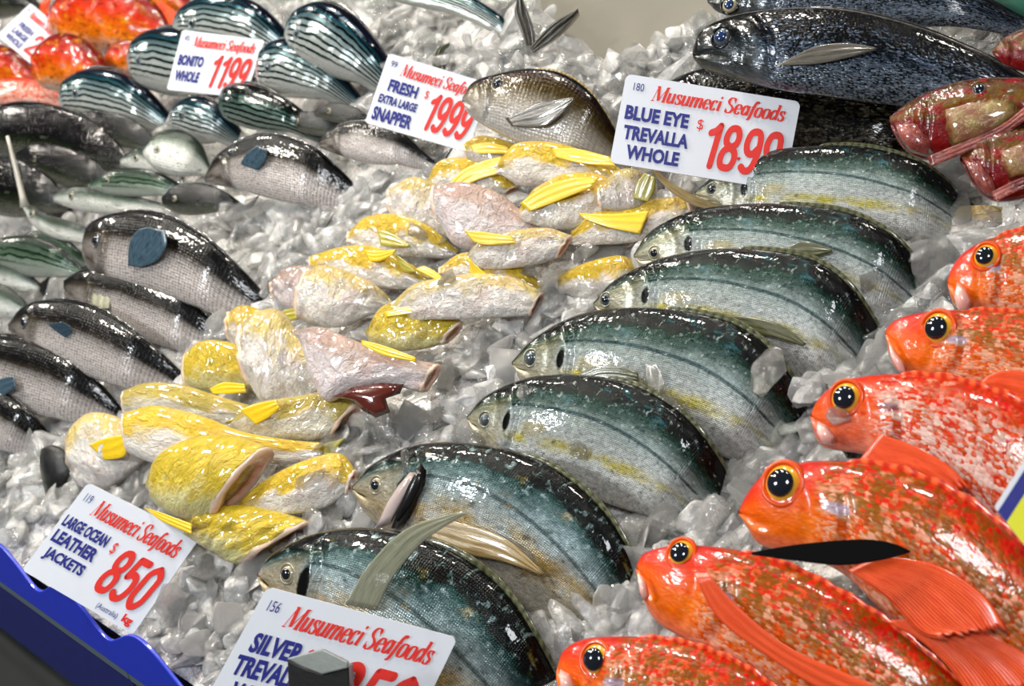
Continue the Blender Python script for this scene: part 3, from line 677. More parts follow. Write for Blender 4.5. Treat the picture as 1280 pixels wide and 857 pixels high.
fin(dict(A=at(1045, 690, .092), n=nrm(-.1, -.5, .86), w=.01, root=BF), [(940, 690), (1000, 680), (1070, 674), (1110, 677), (1138, 688)], [(940, 693), (990, 700), (1050, 706), (1100, 700), (1138, 690)], 'black_leaf', (0, 0), name='thin_blade', fold=0, thick=.003)

# ------------------------------------------------------------------ skinned leather jackets
JG = 'skinned leather jackets in the yellow pile'
jn = 0
def jacket_fish(label, top, bot, mat, z=.03, fins=(), cut=True, th=.42, n=None, tail=None, lump=.16):
    global jn; jn += 1
    pp = list(top)+list(bot); cx = sum(p[0] for p in pp)/len(pp); cy = sum(p[1] for p in pp)/len(pp)
    top = [(cx+(x-cx)*1.07, cy+(y-cy)*1.13) for x, y in top]; bot = [(cx+(x-cx)*1.07, cy+(y-cy)*1.13) for x, y in bot]; lump = lump*1.35
    F = fish('leather_jacket', label, top, bot, mat, z=z, n=n or nrm(-.2, -.45, .87), thick=th, gill=0, group=JG, N=56, Mr=32, cut=cut, lump=lump, seed=jn, tail=tail, tmat='fin_olive', sink=0 if tail else .01)
    for fn in fins: fin(F, fn[0], fn[1], fn[2] if len(fn) > 2 else 'fin_yellow', (.9, 1.5), name='fin')
    return F
J = jacket_fish
J('bright yellow headless leather jacket right behind the leather jackets sign', [(328, 562), (300, 553), (262, 549), (225, 558), (195, 576), (178, 596)], [(262, 642), (240, 645), (215, 637), (195, 622), (181, 604)], 'jacket_yellow', .062, th=.5, lump=.06)
J('long white leather jacket with olive tail fin above the bright yellow one', [(166, 520), (200, 512), (250, 522), (300, 540), (350, 549), (395, 553)], [(172, 566), (205, 577), (260, 572), (310, 574), (350, 577), (395, 572)], 'jacket_half', .045, tail=(.85, .22), lump=.05)
J('yellowish leather jacket with orange cut end lying behind the long white one', [(164, 490), (190, 482), (230, 484), (270, 496), (330, 512), (380, 520)], [(166, 522), (200, 530), (260, 532), (320, 536), (380, 530)], 'jacket_olive', .032)
J('translucent olive leather jacket with peach cut end at its right', [(442, 505), (415, 492), (370, 498), (320, 506), (280, 520)], [(408, 545), (380, 548), (340, 545), (300, 538), (280, 526)], 'jacket_olive', .036, fins=[([(300, 512), (320, 505), (345, 500)], [(320, 530), (335, 522), (350, 510)])])
J('pale pink leather jacket with orange fin, leftmost of the front pile', [(178, 548), (150, 528), (118, 521), (95, 535), (84, 560), (86, 585)], [(175, 575), (160, 590), (135, 604), (110, 606), (90, 595)], 'jacket_white', .034, fins=[([(112, 556), (130, 548), (150, 544), (158, 546)], [(130, 574), (140, 574), (155, 570), (160, 556)])])
J('yellow leather jacket with pink cut end just above the right corner of the front sign', [(380, 652), (345, 642), (300, 634), (250, 640), (210, 650)], [(300, 702), (285, 698), (262, 684), (235, 668), (212, 655)], 'jacket_yellow', .03, fins=[([(180, 634), (200, 640), (240, 655)], [(185, 638), (205, 652), (240, 668)])])
J('translucent yellow-white leather jacket between the tail fin and silver trevally', [(438, 590), (420, 572), (380, 580), (340, 598), (300, 625), (275, 640)], [(428, 618), (405, 632), (370, 640), (330, 642), (280, 645)], 'jacket_half', .028)
J('square-ended yellow leather jacket, leftmost of the middle pile', [(238, 442), (255, 430), (280, 430), (305, 438), (324, 452)], [(238, 482), (260, 487), (285, 484), (305, 482), (322, 478)], 'jacket_yellow', .036, fins=[([(262, 486), (280, 478), (306, 480)], [(266, 492), (285, 492), (308, 490)])], lump=.1)
J('pale lilac leather jacket with yellow upper edge in the middle of the pile', [(310, 408), (330, 395), (352, 396), (375, 425), (400, 440), (410, 460)], [(318, 478), (335, 500), (360, 502), (385, 494), (408, 475)], 'jacket_white', .045, fins=[([(392, 440), (402, 448), (406, 460)], [(396, 475), (402, 470), (409, 462)])])
J('small pinkish leather jacket piece with yellow rim behind the lilac one', [(290, 392), (305, 385), (325, 390), (345, 398)], [(290, 425), (305, 440), (325, 446), (345, 440)], 'jacket_half', .035, fins=[([(340, 396), (355, 388), (376, 384)], [(350, 408), (362, 402), (377, 398)], 'fin_olive')])
JC = J('large white leather jacket with open dark red belly cavity', [(540, 454), (505, 448), (470, 438), (435, 425), (400, 412), (362, 410)], [(520, 486), (480, 478), (440, 486), (412, 496), (398, 480), (372, 420)], 'jacket_lilac', .055, lump=.08, fins=[([(452, 425), (480, 432), (520, 447)], [(452, 430), (480, 444), (520, 452)])])
gillslab(JC, [(415, 496), (440, 484), (475, 478), (505, 480), (500, 492), (482, 498), (488, 515), (470, 522), (452, 512), (440, 500)], .75, 'cavity', 'belly_cavity', 'dark red open belly cavity', .003)
J('pinkish white leather jacket at the left end of the middle row', [(345, 352), (360, 338), (385, 336), (410, 348)], [(346, 372), (362, 384), (385, 386), (408, 378)], 'jacket_lilac', .034)
J('broad white leather jacket with ruffled flank beside the pinkish left one', [(388, 342), (410, 336), (440, 345), (470, 360), (485, 375)], [(378, 396), (400, 404), (430, 404), (460, 390), (482, 380)], 'jacket_white', .038)
J('translucent green-yellow leather jacket below the long white one', [(572, 402), (545, 385), (505, 380), (475, 388), (455, 405)], [(548, 428), (520, 434), (490, 435), (465, 428), (454, 412)], 'jacket_yellow', .032, fins=[([(480, 390), (520, 382), (560, 386)], [(482, 396), (520, 392), (560, 394)])])
J('long white leather jacket with red cut end in the middle of the pile', [(672, 366), (640, 350), (600, 345), (555, 350), (515, 358), (485, 372)], [(655, 392), (620, 394), (580, 396), (540, 396), (505, 390)], 'jacket_white', .04)
J('pale pile member with two small yellow fins above its back', [(395, 322), (430, 312), (470, 312), (510, 330), (540, 345)], [(400, 345), (430, 352), (470, 358), (510, 358), (540, 350)], 'jacket_half', .034, fins=[([(455, 312), (470, 314), (495, 312)], [(462, 326), (475, 326), (492, 318)]), ([(492, 316), (505, 325), (518, 338)], [(505, 340), (512, 340), (520, 340)], 'fin_olive')])
J('cream leather jacket behind an upright yellow fin', [(555, 335), (580, 320), (615, 320), (650, 335), (680, 355)], [(560, 350), (590, 358), (625, 362), (660, 366), (682, 360)], 'jacket_half', .036, fins=[([(590, 355), (588, 340), (586, 325)], [(632, 358), (612, 345), (588, 326)]), ([(530, 332), (545, 340), (556, 350)], [(520, 336), (538, 346), (552, 352)])])
J('yellowish leather jacket with olive fin at the left of the far pile', [(442, 290), (465, 273), (500, 272), (535, 285), (562, 305)], [(443, 305), (470, 318), (505, 320), (540, 318), (560, 310)], 'jacket_half', .036, fins=[([(472, 286), (490, 292), (512, 306)], [(476, 306), (490, 308), (512, 308)], 'fin_olive')])
J('lilac-white leather jacket with brown ridge in the far pile', [(550, 238), (585, 234), (625, 246), (655, 268), (690, 290), (720, 302)], [(556, 280), (575, 305), (610, 308), (650, 308), (690, 306), (718, 304)], 'jacket_lilac', .042, lump=.06)
J('translucent white leather jacket left of the lilac-white far one', [(492, 240), (520, 226), (550, 240), (565, 262), (575, 282)], [(495, 270), (515, 288), (540, 292), (560, 292), (574, 286)], 'jacket_white', .034)
J('pale yellow leather jacket crossed by an orange fin in the far pile', [(642, 232), (615, 208), (575, 200), (545, 206), (528, 222)], [(625, 240), (600, 242), (570, 240), (545, 236), (530, 228)], 'jacket_half', .04, fins=[([(556, 238), (575, 215), (600, 203), (628, 195)], [(572, 236), (600, 224), (620, 218), (638, 212)])])
J('yellow leather jacket farthest back, touching the scratched snapper sign', [(584, 180), (605, 172), (640, 180), (670, 194)], [(588, 198), (605, 204), (635, 206), (668, 202)], 'jacket_half', .045, fins=[([(588, 182), (610, 178), (636, 184)], [(592, 192), (612, 192), (636, 192)])])
J('white leather jacket with yellow back under the brown snapper', [(630, 205), (650, 184), (690, 182), (730, 192), (775, 212), (800, 228)], [(632, 218), (655, 230), (690, 230), (730, 232), (770, 236), (798, 234)], 'jacket_half', .045, fins=[([(690, 186), (720, 186), (762, 196)], [(694, 196), (725, 204), (770, 208)])])
J('leather jacket with broad yellow fin and peach cut end in the far pile', [(778, 236), (745, 222), (705, 222), (670, 238), (640, 258)], [(752, 270), (720, 282), (685, 282), (655, 272), (640, 264)], 'jacket_half', .046, fins=[([(650, 254), (680, 234), (720, 222), (748, 224)], [(662, 264), (690, 254), (715, 244), (740, 234)])])
J('translucent leather jacket with round olive tail fin beside the eighteen dollar sign', [(752, 238), (770, 218), (790, 214), (812, 222)], [(756, 258), (775, 262), (795, 258), (812, 250)], 'jacket_white', .045, fins=[([(792, 248), (796, 230), (806, 216)], [(810, 252), (818, 238), (820, 222)], 'fin_olive')])
J('yellow-orange leather jacket at the right end of the far pile', [(852, 248), (820, 252), (780, 262), (740, 268), (712, 280)], [(860, 275), (830, 290), (790, 300), (750, 302), (715, 296)], 'jacket_half', .03, fins=[([(722, 266), (760, 268), (812, 264)], [(728, 272), (760, 284), (800, 292)])])
J('leather jacket with peach red cut end above an upright yellow fin', [(708, 296), (680, 288), (640, 292), (600, 304), (570, 318)], [(690, 322), (660, 330), (625, 334), (590, 332), (570, 326)], 'jacket_white', .05, fins=[([(580, 288), (605, 290), (640, 296)], [(592, 302), (610, 306), (645, 304)])])
J('pale leather jacket pieces sunk in ice right of the orange fin', [(700, 345), (735, 330), (775, 322), (800, 328)], [(705, 365), (740, 372), (775, 365), (798, 345)], 'jacket_half', .012)

# ------------------------------------------------------------------ dark bream on the left
BG = 'dark scaly fish on the left side'
def bream(label, top, bot, **k):
    k.setdefault('dorsal', (.25, .85, .09, 11))
    return fish('dark_bream', label, top, bot, k.pop('mat', 'bream'), group=BG, N=72, Mr=36, dmat='fin_black', tail=(1.1, .9), sink=k.pop('sink', .03), **k)
D1 = bream('big dark bream with blue-grey fin and pale scaled belly, top of the left group',
    [(103, 300), (118, 276), (160, 264), (210, 270), (255, 294), (292, 326), (320, 360)], [(105, 312), (115, 340), (150, 355), (190, 366), (235, 380), (280, 394), (312, 385)], z=.06, eye=(120, 300, 8, 'iris_dark'))
D2 = bream('dark bream wedged beneath the big one with a blue-grey fin',
    [(80, 350), (110, 335), (160, 338), (210, 358), (250, 385), (275, 412)], [(82, 372), (110, 400), (150, 415), (195, 430), (240, 440), (270, 428)], z=.035)
D3 = bream('pink-flanked dark bream below the wedged one, small blue fin',
    [(10, 405), (35, 380), (75, 374), (120, 384), (165, 410), (205, 445), (218, 465)], [(12, 415), (35, 440), (75, 458), (115, 472), (160, 485), (210, 478)], z=.05, eye=(30, 402, 7, 'iris_dark'))
D4 = bream('brownish dark bream at the left edge under the pink-flanked one',
    [(-60, 440), (-30, 420), (20, 420), (70, 435), (110, 465), (135, 500)], [(-60, 460), (-30, 495), (10, 510), (50, 520), (90, 525), (130, 512)], z=.045)
D5 = bream('black bream lowest at the left edge, only its back showing',
    [(-80, 480), (-40, 478), (0, 488), (35, 512), (50, 545)], [(-80, 500), (-50, 545), (-10, 560), (20, 565), (48, 556)], z=.04)
D6 = bream('dark bream with blue-grey cheek fin, alone on ice left of the white leather jackets',
    [(256, 220), (275, 192), (310, 172), (345, 168), (385, 180), (415, 200), (436, 222)], [(256, 228), (275, 232), (310, 240), (345, 250), (385, 256), (425, 246)], z=.045, eye=(288, 190, 6, 'iris_dark'), mat='bream')
fin(D1, [(160, 332), (162, 305), (172, 288), (186, 284)], [(176, 334), (196, 326), (208, 308), (206, 288)], 'fin_blue', (1.15, 1.4), label='blue-grey pectoral fin')
fin(D3, [(82, 422), (68, 412), (60, 405)], [(90, 416), (88, 408), (78, 402)], 'fin_blue', (1.1, 1.6), label='blue-grey pectoral fin')
fin(D4, [(-10, 478), (5, 472), (18, 470)], [(-8, 500), (8, 492), (20, 484)], 'fin_blue', (1.1, 1.4), label='blue-grey pectoral fin')
fin(D6, [(300, 205), (310, 190), (322, 182)], [(322, 212), (332, 200), (334, 188)], 'fin_blue', (1.1, 1.4), label='blue-grey pectoral fin')
fin(D1, [(122, 352), (116, 368), (114, 386)], [(134, 352), (138, 370), (136, 386)], 'fin_pale', (.5, .9), name='pelvic_fin')
fish('dark_bream', 'snapper with blue back lying beneath the scratched snapper sign', [(398, 175), (425, 156), (465, 152), (500, 164), (530, 185)], [(400, 185), (430, 196), (465, 205), (500, 205), (528, 196)], 'bream', z=.04, group=BG, dorsal=(.2, .9, .08), dmat='fin_black', tail=(1, .8), sink=.02)
fish('dark_fish', 'dark fish poking out of the ice beside the left corner of the front sign', [(52, 560), (68, 556), (84, 568), (90, 590), (78, 615)], [(50, 575), (55, 600), (62, 628), (70, 630), (76, 622)], 'mullet', z=.012, gill=0, sink=.01, tail=(.8, .6), dmat='fin_black')

# ------------------------------------------------------------------ bonito
OG = 'striped bonito round the eleven ninety nine sign'
def bonito(label, top, bot, mat='bonito', **k):
    k.setdefault('eye', (top[0][0]*.4+top[1][0]*.6+5, (top[1][1]+bot[1][1])/2-4, 5, 'iris_dark'))
    return fish('striped_bonito', label, top, bot, mat, group=OG, N=64, Mr=32, thick=.62, tail=(.9, .9), dmat='fin_black', dorsal=k.pop('dorsal', (.3, .6, .12)), sink=.03, **k)
bonito('striped bonito above the eleven ninety nine sign at the picture top', [(215, 32), (232, 8), (268, -6), (310, -2), (340, 18), (362, 50)], [(216, 42), (235, 58), (275, 64), (315, 66), (355, 62)], z=.06, eye=(240, 28, 6, 'iris_dark'))
bonito('dark-backed striped bonito right of the one above the sign', [(356, 40), (372, 14), (405, 2), (440, 16), (468, 46), (488, 80), (494, 105)], [(357, 52), (375, 78), (410, 95), (445, 104), (485, 112)], z=.06)
bonito('striped bonito half hidden behind the left of the eleven ninety nine sign', [(161, 78), (172, 50), (200, 36), (240, 38), (280, 60), (310, 92)], [(162, 88), (178, 108), (215, 120), (255, 118), (300, 108)], z=.05)
bonito('striped bonito emerging right of the eleven ninety nine sign', [(322, 85), (335, 58), (362, 48), (392, 60), (420, 82), (440, 108)], [(322, 96), (335, 118), (365, 122), (400, 124), (435, 122)], z=.055)
bonito('rounded silvery bonito left below the eleven ninety nine sign', [(76, 128), (85, 100), (115, 86), (152, 90), (185, 112), (208, 142)], [(78, 136), (92, 150), (125, 158), (165, 160), (205, 154)], z=.05, eye=(94, 116, 5, 'iris_dark'))
bonito('very dark striped bonito under the right corner of the eleven ninety nine sign', [(274, 130), (284, 108), (312, 104), (345, 116), (378, 136), (398, 152)], [(275, 138), (288, 152), (315, 162), (348, 166), (392, 160)], 'bonito_dark', z=.055)
bonito('small blue-backed bonito directly below the eleven ninety nine sign', [(212, 148), (228, 126), (255, 120), (280, 136), (297, 162)], [(213, 158), (228, 170), (255, 180), (292, 172)], z=.04)
bonito('long striped bonito lying on ice at the top centre, forked tail raised', [(470, -20), (520, -22), (580, -8), (625, 18), (655, 45), (664, 58)], [(472, -4), (520, 8), (570, 20), (615, 40), (660, 64)], z=.05, n=nrm(-.1, -.5, .85))
TF = root('bonito_tail', tuple(at(690, 40, .04))); tag(TF, 'forked grey tail raised beside the bare steel', 'fish tail')
fin(dict(A=at(690, 40, .05), n=nrm(0, -.7, .7), w=.01, root=TF), [(664, 60), (670, 50), (690, 30), (722, 14)], [(666, 66), (690, 52), (712, 32), (724, 18)], 'fin_grey', (0, 0), name='tail_fin', fold=.004)
fin(dict(A=at(690, 40, .05), n=nrm(0, -.7, .7), w=.01, root=TF), [(658, 56), (650, 36), (644, 16), (648, -6)], [(668, 58), (668, 40), (662, 20), (652, -4)], 'fin_grey', (0, 0), name='tail_fin', fold=.004)
CF = root('curved_fin', tuple(at(548, 82, .03))); tag(CF, 'small dark curved fin sticking out of ice behind the scratched snapper sign', 'fin')
fin(dict(A=at(550, 80, .03), n=nrm(0, -.8, .6), w=.01, root=CF), [(540, 90), (542, 68), (549, 58), (562, 54)], [(556, 92), (556, 76), (554, 66), (562, 57)], 'fin_dark', (0, 0), name='thin_blade', fold=.002)

# ------------------------------------------------------------------ small fish heap far left
MG = 'small dark and silver fish heaped at the left'
def small(label, top, bot, mat, z=.04, **k):
    return fish('small_fish', label, top, bot, mat, z=z, group=MG, N=44, Mr=24, tail=(1.0, .8), dmat='fin_black', sink=k.pop('sink', .01), eye=k.pop('eye', (top[0][0]*.35+top[1][0]*.65+4, (top[1][1]+bot[1][1])/2-2, 4, 'iris_silver')), **k)
small('large black mullet back in the heap below the silvery bonito', [(-40, 150), (-10, 134), (35, 126), (85, 136), (130, 160), (158, 196)], [(-40, 175), (0, 195), (50, 200), (100, 212), (150, 212)], 'mullet', .07)
small('glossy black mullet under the large one, left edge', [(-50, 215), (-20, 195), (20, 196), (55, 216), (84, 246)], [(-50, 240), (-20, 262), (15, 272), (50, 268), (80, 256)], 'mullet', .055)
small('brown-black mullet between the black mullets', [(20, 190), (50, 178), (90, 186), (125, 206), (140, 224)], [(22, 205), (50, 222), (85, 234), (120, 236), (138, 230)], 'mullet', .045)
small('mottled dark fish just under the silvery bonito', [(82, 150), (110, 138), (150, 142), (180, 158), (196, 178)], [(84, 160), (110, 172), (150, 184), (192, 186)], 'mullet', .045)
small('green striped mackerel left of the bream alone on ice', [(112, 228), (140, 212), (175, 210), (205, 218), (232, 232)], [(114, 236), (140, 244), (175, 246), (228, 242)], 'mackerel', .045)
small('long silver whiting with white belly below the green mackerel', [(66, 240), (95, 232), (130, 236), (165, 244), (208, 250)], [(68, 252), (95, 262), (130, 268), (170, 268), (206, 260)], 'whiting', .04)
small('silver-white whiting with belly turned up in the heap', [(178, 186), (200, 166), (230, 164), (250, 178), (256, 200)], [(180, 196), (195, 212), (225, 220), (252, 212)], 'whiting', .05, n=nrm(.2, -.4, .87))
small('grey whiting nose behind the belly-up silver one', [(150, 196), (175, 184), (200, 190), (215, 205)], [(152, 206), (175, 214), (200, 218), (214, 212)], 'whiting', .03)
small('dark blunt fish head next to the bream alone on ice', [(202, 246), (220, 232), (250, 228), (280, 238), (300, 250)], [(204, 258), (225, 268), (255, 268), (298, 258)], 'mullet', .03)
GF = small('white garfish with long needle beak pointing up', [(28, 250), (40, 256), (62, 268), (88, 276), (114, 284)], [(30, 262), (42, 282), (62, 296), (88, 302), (113, 298)], 'whiting', .055)
def tube(name, pts, rad, mat, parent=None, K=8):
    v, f = [], []
    for i, p in enumerate(pts):
        d = (pts[min(i+1, len(pts)-1)]-pts[max(i-1, 0)]).normalized(); a = d.orthogonal().normalized(); b = d.cross(a)
        for k in range(K): v.append(p+(a*math.cos(2*math.pi*k/K)+b*math.sin(2*math.pi*k/K))*rad[i])
    f = [(i*K+k, i*K+(k+1) % K, (i+1)*K+(k+1) % K, (i+1)*K+k) for i in range(len(pts)-1) for k in range(K)]+[tuple(range(K-1, -1, -1)), tuple(range((len(pts)-1)*K, len(pts)*K))]
    return build(name, v, f, mat, parent)
ga = GF['A']; gn = nrm(0, -.8, .6)
tube('beak', [on_plane(x, y, ga, gn) for x, y in ((31, 258), (28, 245), (20, 212), (13, 185), (9, 170))], [.006, .004, .003, .0025, .002], plain('pale_beak', (.62, .58, .50), .3), GF['root'])
small('green-backed mackerel at the left edge below the garfish', [(-30, 312), (0, 298), (35, 294), (70, 306), (98, 328)], [(-30, 325), (0, 338), (35, 346), (70, 346), (96, 338)], 'mackerel', .05)
small('slim dark mackerel between the garfish and the big bream', [(20, 296), (50, 288), (85, 300), (108, 322)], [(22, 304), (50, 312), (80, 322), (106, 330)], 'mackerel', .035)
small('silver-bellied whiting at the left edge, upper of two', [(-40, 340), (-10, 326), (20, 330), (44, 348)], [(-40, 352), (-10, 362), (20, 366), (42, 358)], 'whiting', .045)
small('silver-bellied whiting at the left edge, lower of two', [(-50, 372), (-20, 354), (10, 358), (36, 382)], [(-50, 385), (-20, 396), (10, 398), (34, 392)], 'whiting', .045)
small('grey fish between the very dark bonito and the lone bream', [(352, 152), (375, 140), (405, 140), (430, 154)], [(354, 160), (378, 166), (405, 170), (428, 164)], 'mullet', .03)
small('slim bluish fish right of the very dark bonito', [(392, 138), (415, 128), (445, 134), (468, 150)], [(394, 146), (415, 152), (445, 158), (466, 156)], 'mullet', .03)

# ------------------------------------------------------------------ orange fish top left
GG = 'orange gurnard in the top left corner'
def gur(label, top, bot, **k):
    return fish('orange_gurnard', label, top, bot, k.pop('mat', 'gurnard_orange'), group=GG, N=48, Mr=28, thick=.6, tail=(1, .8), dmat='fin_red', sink=.01, rel=2, lump=.22, seed=len(label), **k)
gur('orange gurnard with olive head right of the small tilted sign', [(46, 95), (52, 62), (75, 42), (105, 48), (128, 72), (140, 100)], [(48, 104), (60, 112), (85, 116), (110, 114), (138, 108)], z=.07)
gur('bright orange gurnard reaching to the striped bonito at the top', [(60, 20), (95, -15), (150, -20), (190, 0), (215, 35)], [(62, 36), (95, 62), (140, 68), (180, 66), (213, 50)], z=.06)
gur('deep orange gurnard at the very top edge', [(40, -30), (90, -60), (150, -60), (230, -20), (250, 10)], [(42, -15), (90, 5), (150, 10), (248, 20)], z=.05)
gur('red-orange gurnard below the small tilted sign', [(-50, 75), (-20, 55), (20, 62), (48, 90)], [(-50, 95), (-10, 112), (25, 112), (47, 104)], z=.06)
gur('pale pinkish gurnard under the red-orange one at the left edge', [(-40, 112), (-10, 100), (35, 98), (75, 112), (80, 124)], [(-40, 124), (0, 134), (40, 134), (78, 130)], mat='perch_pink', z=.05)
gur('small orange gurnard filling the gap above the hidden bonito', [(130, 70), (150, 52), (175, 52), (188, 70)], [(132, 82), (150, 92), (172, 92), (186, 80)], z=.04)
gur('dark olive gurnard behind the small tilted sign in the corner', [(-40, -10), (-10, -30), (25, -20), (45, 0)], [(-40, 10), (-10, 24), (20, 18), (43, 8)], mat='mullet', z=.06)

GR = gur('orange gurnard wedged at the top behind the bright orange one', [(150, -12), (180, -25), (215, -22), (240, 4)], [(152, 2), (180, 14), (215, 18), (238, 12)], z=.05)
fin(GR, [(180, 40), (150, 20), (120, -5)], [(190, 34), (170, 10), (150, -12)], 'fin_red', (1.5, 2.2))
fin(GR, [(110, 60), (120, 30), (140, 0)], [(125, 62), (140, 40), (158, 8)], 'fin_red', (1.5, 2.5), name='pelvic_fin')
fin(GR, [(190, 10), (205, 25), (212, 45)], [(200, 0), (222, 18), (226, 40)], 'fin_red', (1.2, 1.4), name='anal_fin')
# ------------------------------------------------------------------ brown snapper, blue eye trevalla, gurnard heads
S1 = fish('brown_snapper', 'brown-backed snapper on the ice between the two large price signs', [(578, 122), (594, 102), (625, 92), (660, 86), (705, 92), (742, 118), (764, 155), (772, 180)],
    [(579, 130), (592, 148), (625, 168), (670, 188), (720, 196), (768, 194)], 'snapper', z=.07, N=96, Mr=44, eye=(622, 104, 8, 'iris_dark'), dorsal=(.4, .9, .06, 9), dmat='fin_brown', tail=(1, .8), sink=.03, rel=1.4)
fin(S1, [(632, 148), (670, 130), (700, 124), (716, 122)], [(640, 158), (680, 158), (705, 140), (718, 124)], 'fin_grey', (1.05, 1.2))
EG = 'dark blue eye trevalla at the top right'
def ble(label, top, bot, mat='trevalla', **k):
    return fish('blue_eye_trevalla', label, top, bot, mat, group=EG, N=96, Mr=44, thick=.5, tail=(.9, .8), dmat='fin_black', dorsal=(.3, .9, .05), sink=.02, rel=1.6, **k)
ble('blue eye trevalla cut off by the top edge, blue eye showing', [(884, -6), (905, -30), (980, -45), (1100, -40), (1200, -20), (1300, 10)], [(885, 4), (905, 18), (970, 26), (1060, 30), (1160, 34), (1290, 24)], z=.075, eye=(912, 6, 10, 'iris_silver', 'pupil_blue'))
E1 = ble('big blue eye trevalla with shining blue-silver scales above the darker one', [(866, 62), (880, 36), (925, 18), (1000, 10), (1070, 14), (1150, 34), (1220, 62), (1290, 95), (1370, 130)], [(867, 74), (885, 88), (950, 108), (1040, 122), (1140, 134), (1230, 140), (1360, 142)], z=.095, eye=(902, 46, 12, 'iris_dark', 'pupil_blue'))
E2 = ble('blackish blue eye trevalla directly behind the eighteen dollar sign', [(800, 130), (850, 96), (915, 78), (985, 80), (1060, 92), (1120, 104), (1165, 122), (1200, 150)], [(802, 145), (850, 190), (930, 205), (1010, 212), (1100, 205), (1195, 165)], 'trevalla_dark', z=.035)
fin(E1, [(990, 72), (1020, 58), (1060, 54), (1095, 60)], [(970, 82), (1020, 80), (1060, 72), (1095, 62)], 'fin_grey', (1.08, 1.25))
HG = 'dark red fish heads at the right edge'
def hd(label, top, bot, **k):
    return fish('red_gurnard', label, top, bot, 'gurnard', group=HG, N=64, Mr=36, thick=.6, tail=(1, .8), dmat='fin_red', rel=2.2, lump=.14, seed=len(label), **k)
H1 = hd('dark red gurnard head pointing left over the black fish', [(1112, 146), (1140, 126), (1180, 108), (1230, 98), (1300, 100), (1380, 120)], [(1114, 160), (1130, 186), (1160, 200), (1220, 186), (1290, 170), (1375, 150)], z=.10, eye=(1224, 112, 10, 'iris_dark'))
H2 = hd('dark red gurnard head below the other, at the right edge', [(1200, 192), (1230, 170), (1280, 158), (1350, 165), (1420, 190)], [(1202, 205), (1220, 235), (1245, 252), (1300, 245), (1350, 232), (1415, 210)], z=.08)
for F_, p_ in ((H1, [(1114, 150), (1150, 152), (1170, 180), (1164, 198), (1138, 190), (1122, 172)]), (H2, [(1202, 196), (1226, 200), (1246, 226), (1250, 248), (1232, 244), (1212, 220)])):
    gillslab(F_, p_, .62, 'red_skin', 'lower_jaw', 'dark wet red jaw', .006)
gillslab(H1, [(1172, 134), (1215, 122), (1262, 124), (1280, 140), (1240, 170), (1190, 186), (1180, 160)], .82, 'olive_skin', 'cheek_plate', 'mottled olive cheek plate', .004)
gillslab(H2, [(1246, 188), (1280, 176), (1320, 180), (1310, 214), (1262, 226), (1250, 208)], .82, 'olive_skin', 'cheek_plate', 'mottled olive cheek plate', .004)
for F_, p_ in ((H1, [(1160, 196), (1200, 180), (1250, 158), (1285, 132)]), (H2, [(1240, 240), (1270, 226), (1310, 210), (1330, 190)])):
    fin(F_, p_, [(x+4, y+12) for x, y in p_], 'red_skin', (.9, .9), name='gill_membrane', thick=.002)
H3 = hd('small dark red gurnard head at the upper right edge', [(1240, 62), (1262, 44), (1300, 34), (1370, 50)], [(1242, 70), (1262, 84), (1300, 92), (1365, 80)], z=.09)
gs = root('green_tray', tuple(at(1262, 5, .05))); tag(gs, 'green plastic piece at the top right corner', 'tray')
gp = [at(x, y, .02) for x, y in ((1225, 2), (1245, 18), (1300, 22), (1340, -10), (1260, -40))]
build('body', gp+[p+Vector((0, 0, .02)) for p in gp], [(0, 1, 2, 3, 4), (9, 8, 7, 6, 5)]+[(k, (k+1) % 5, 5+(k+1) % 5, 5+k) for k in range(5)], M['green'], gs, smooth=False)
# pale fish belly and slab at the far end of the trevally row
J2 = fish('pale_fish', 'pale translucent fish sunk in ice right of the far trevally', [(1060, 290), (1100, 268), (1160, 262), (1230, 256), (1300, 262)], [(1062, 300), (1100, 308), (1160, 312), (1230, 305), (1295, 290)], 'jacket_white', z=.0, gill=0, sink=.01, lump=.1)
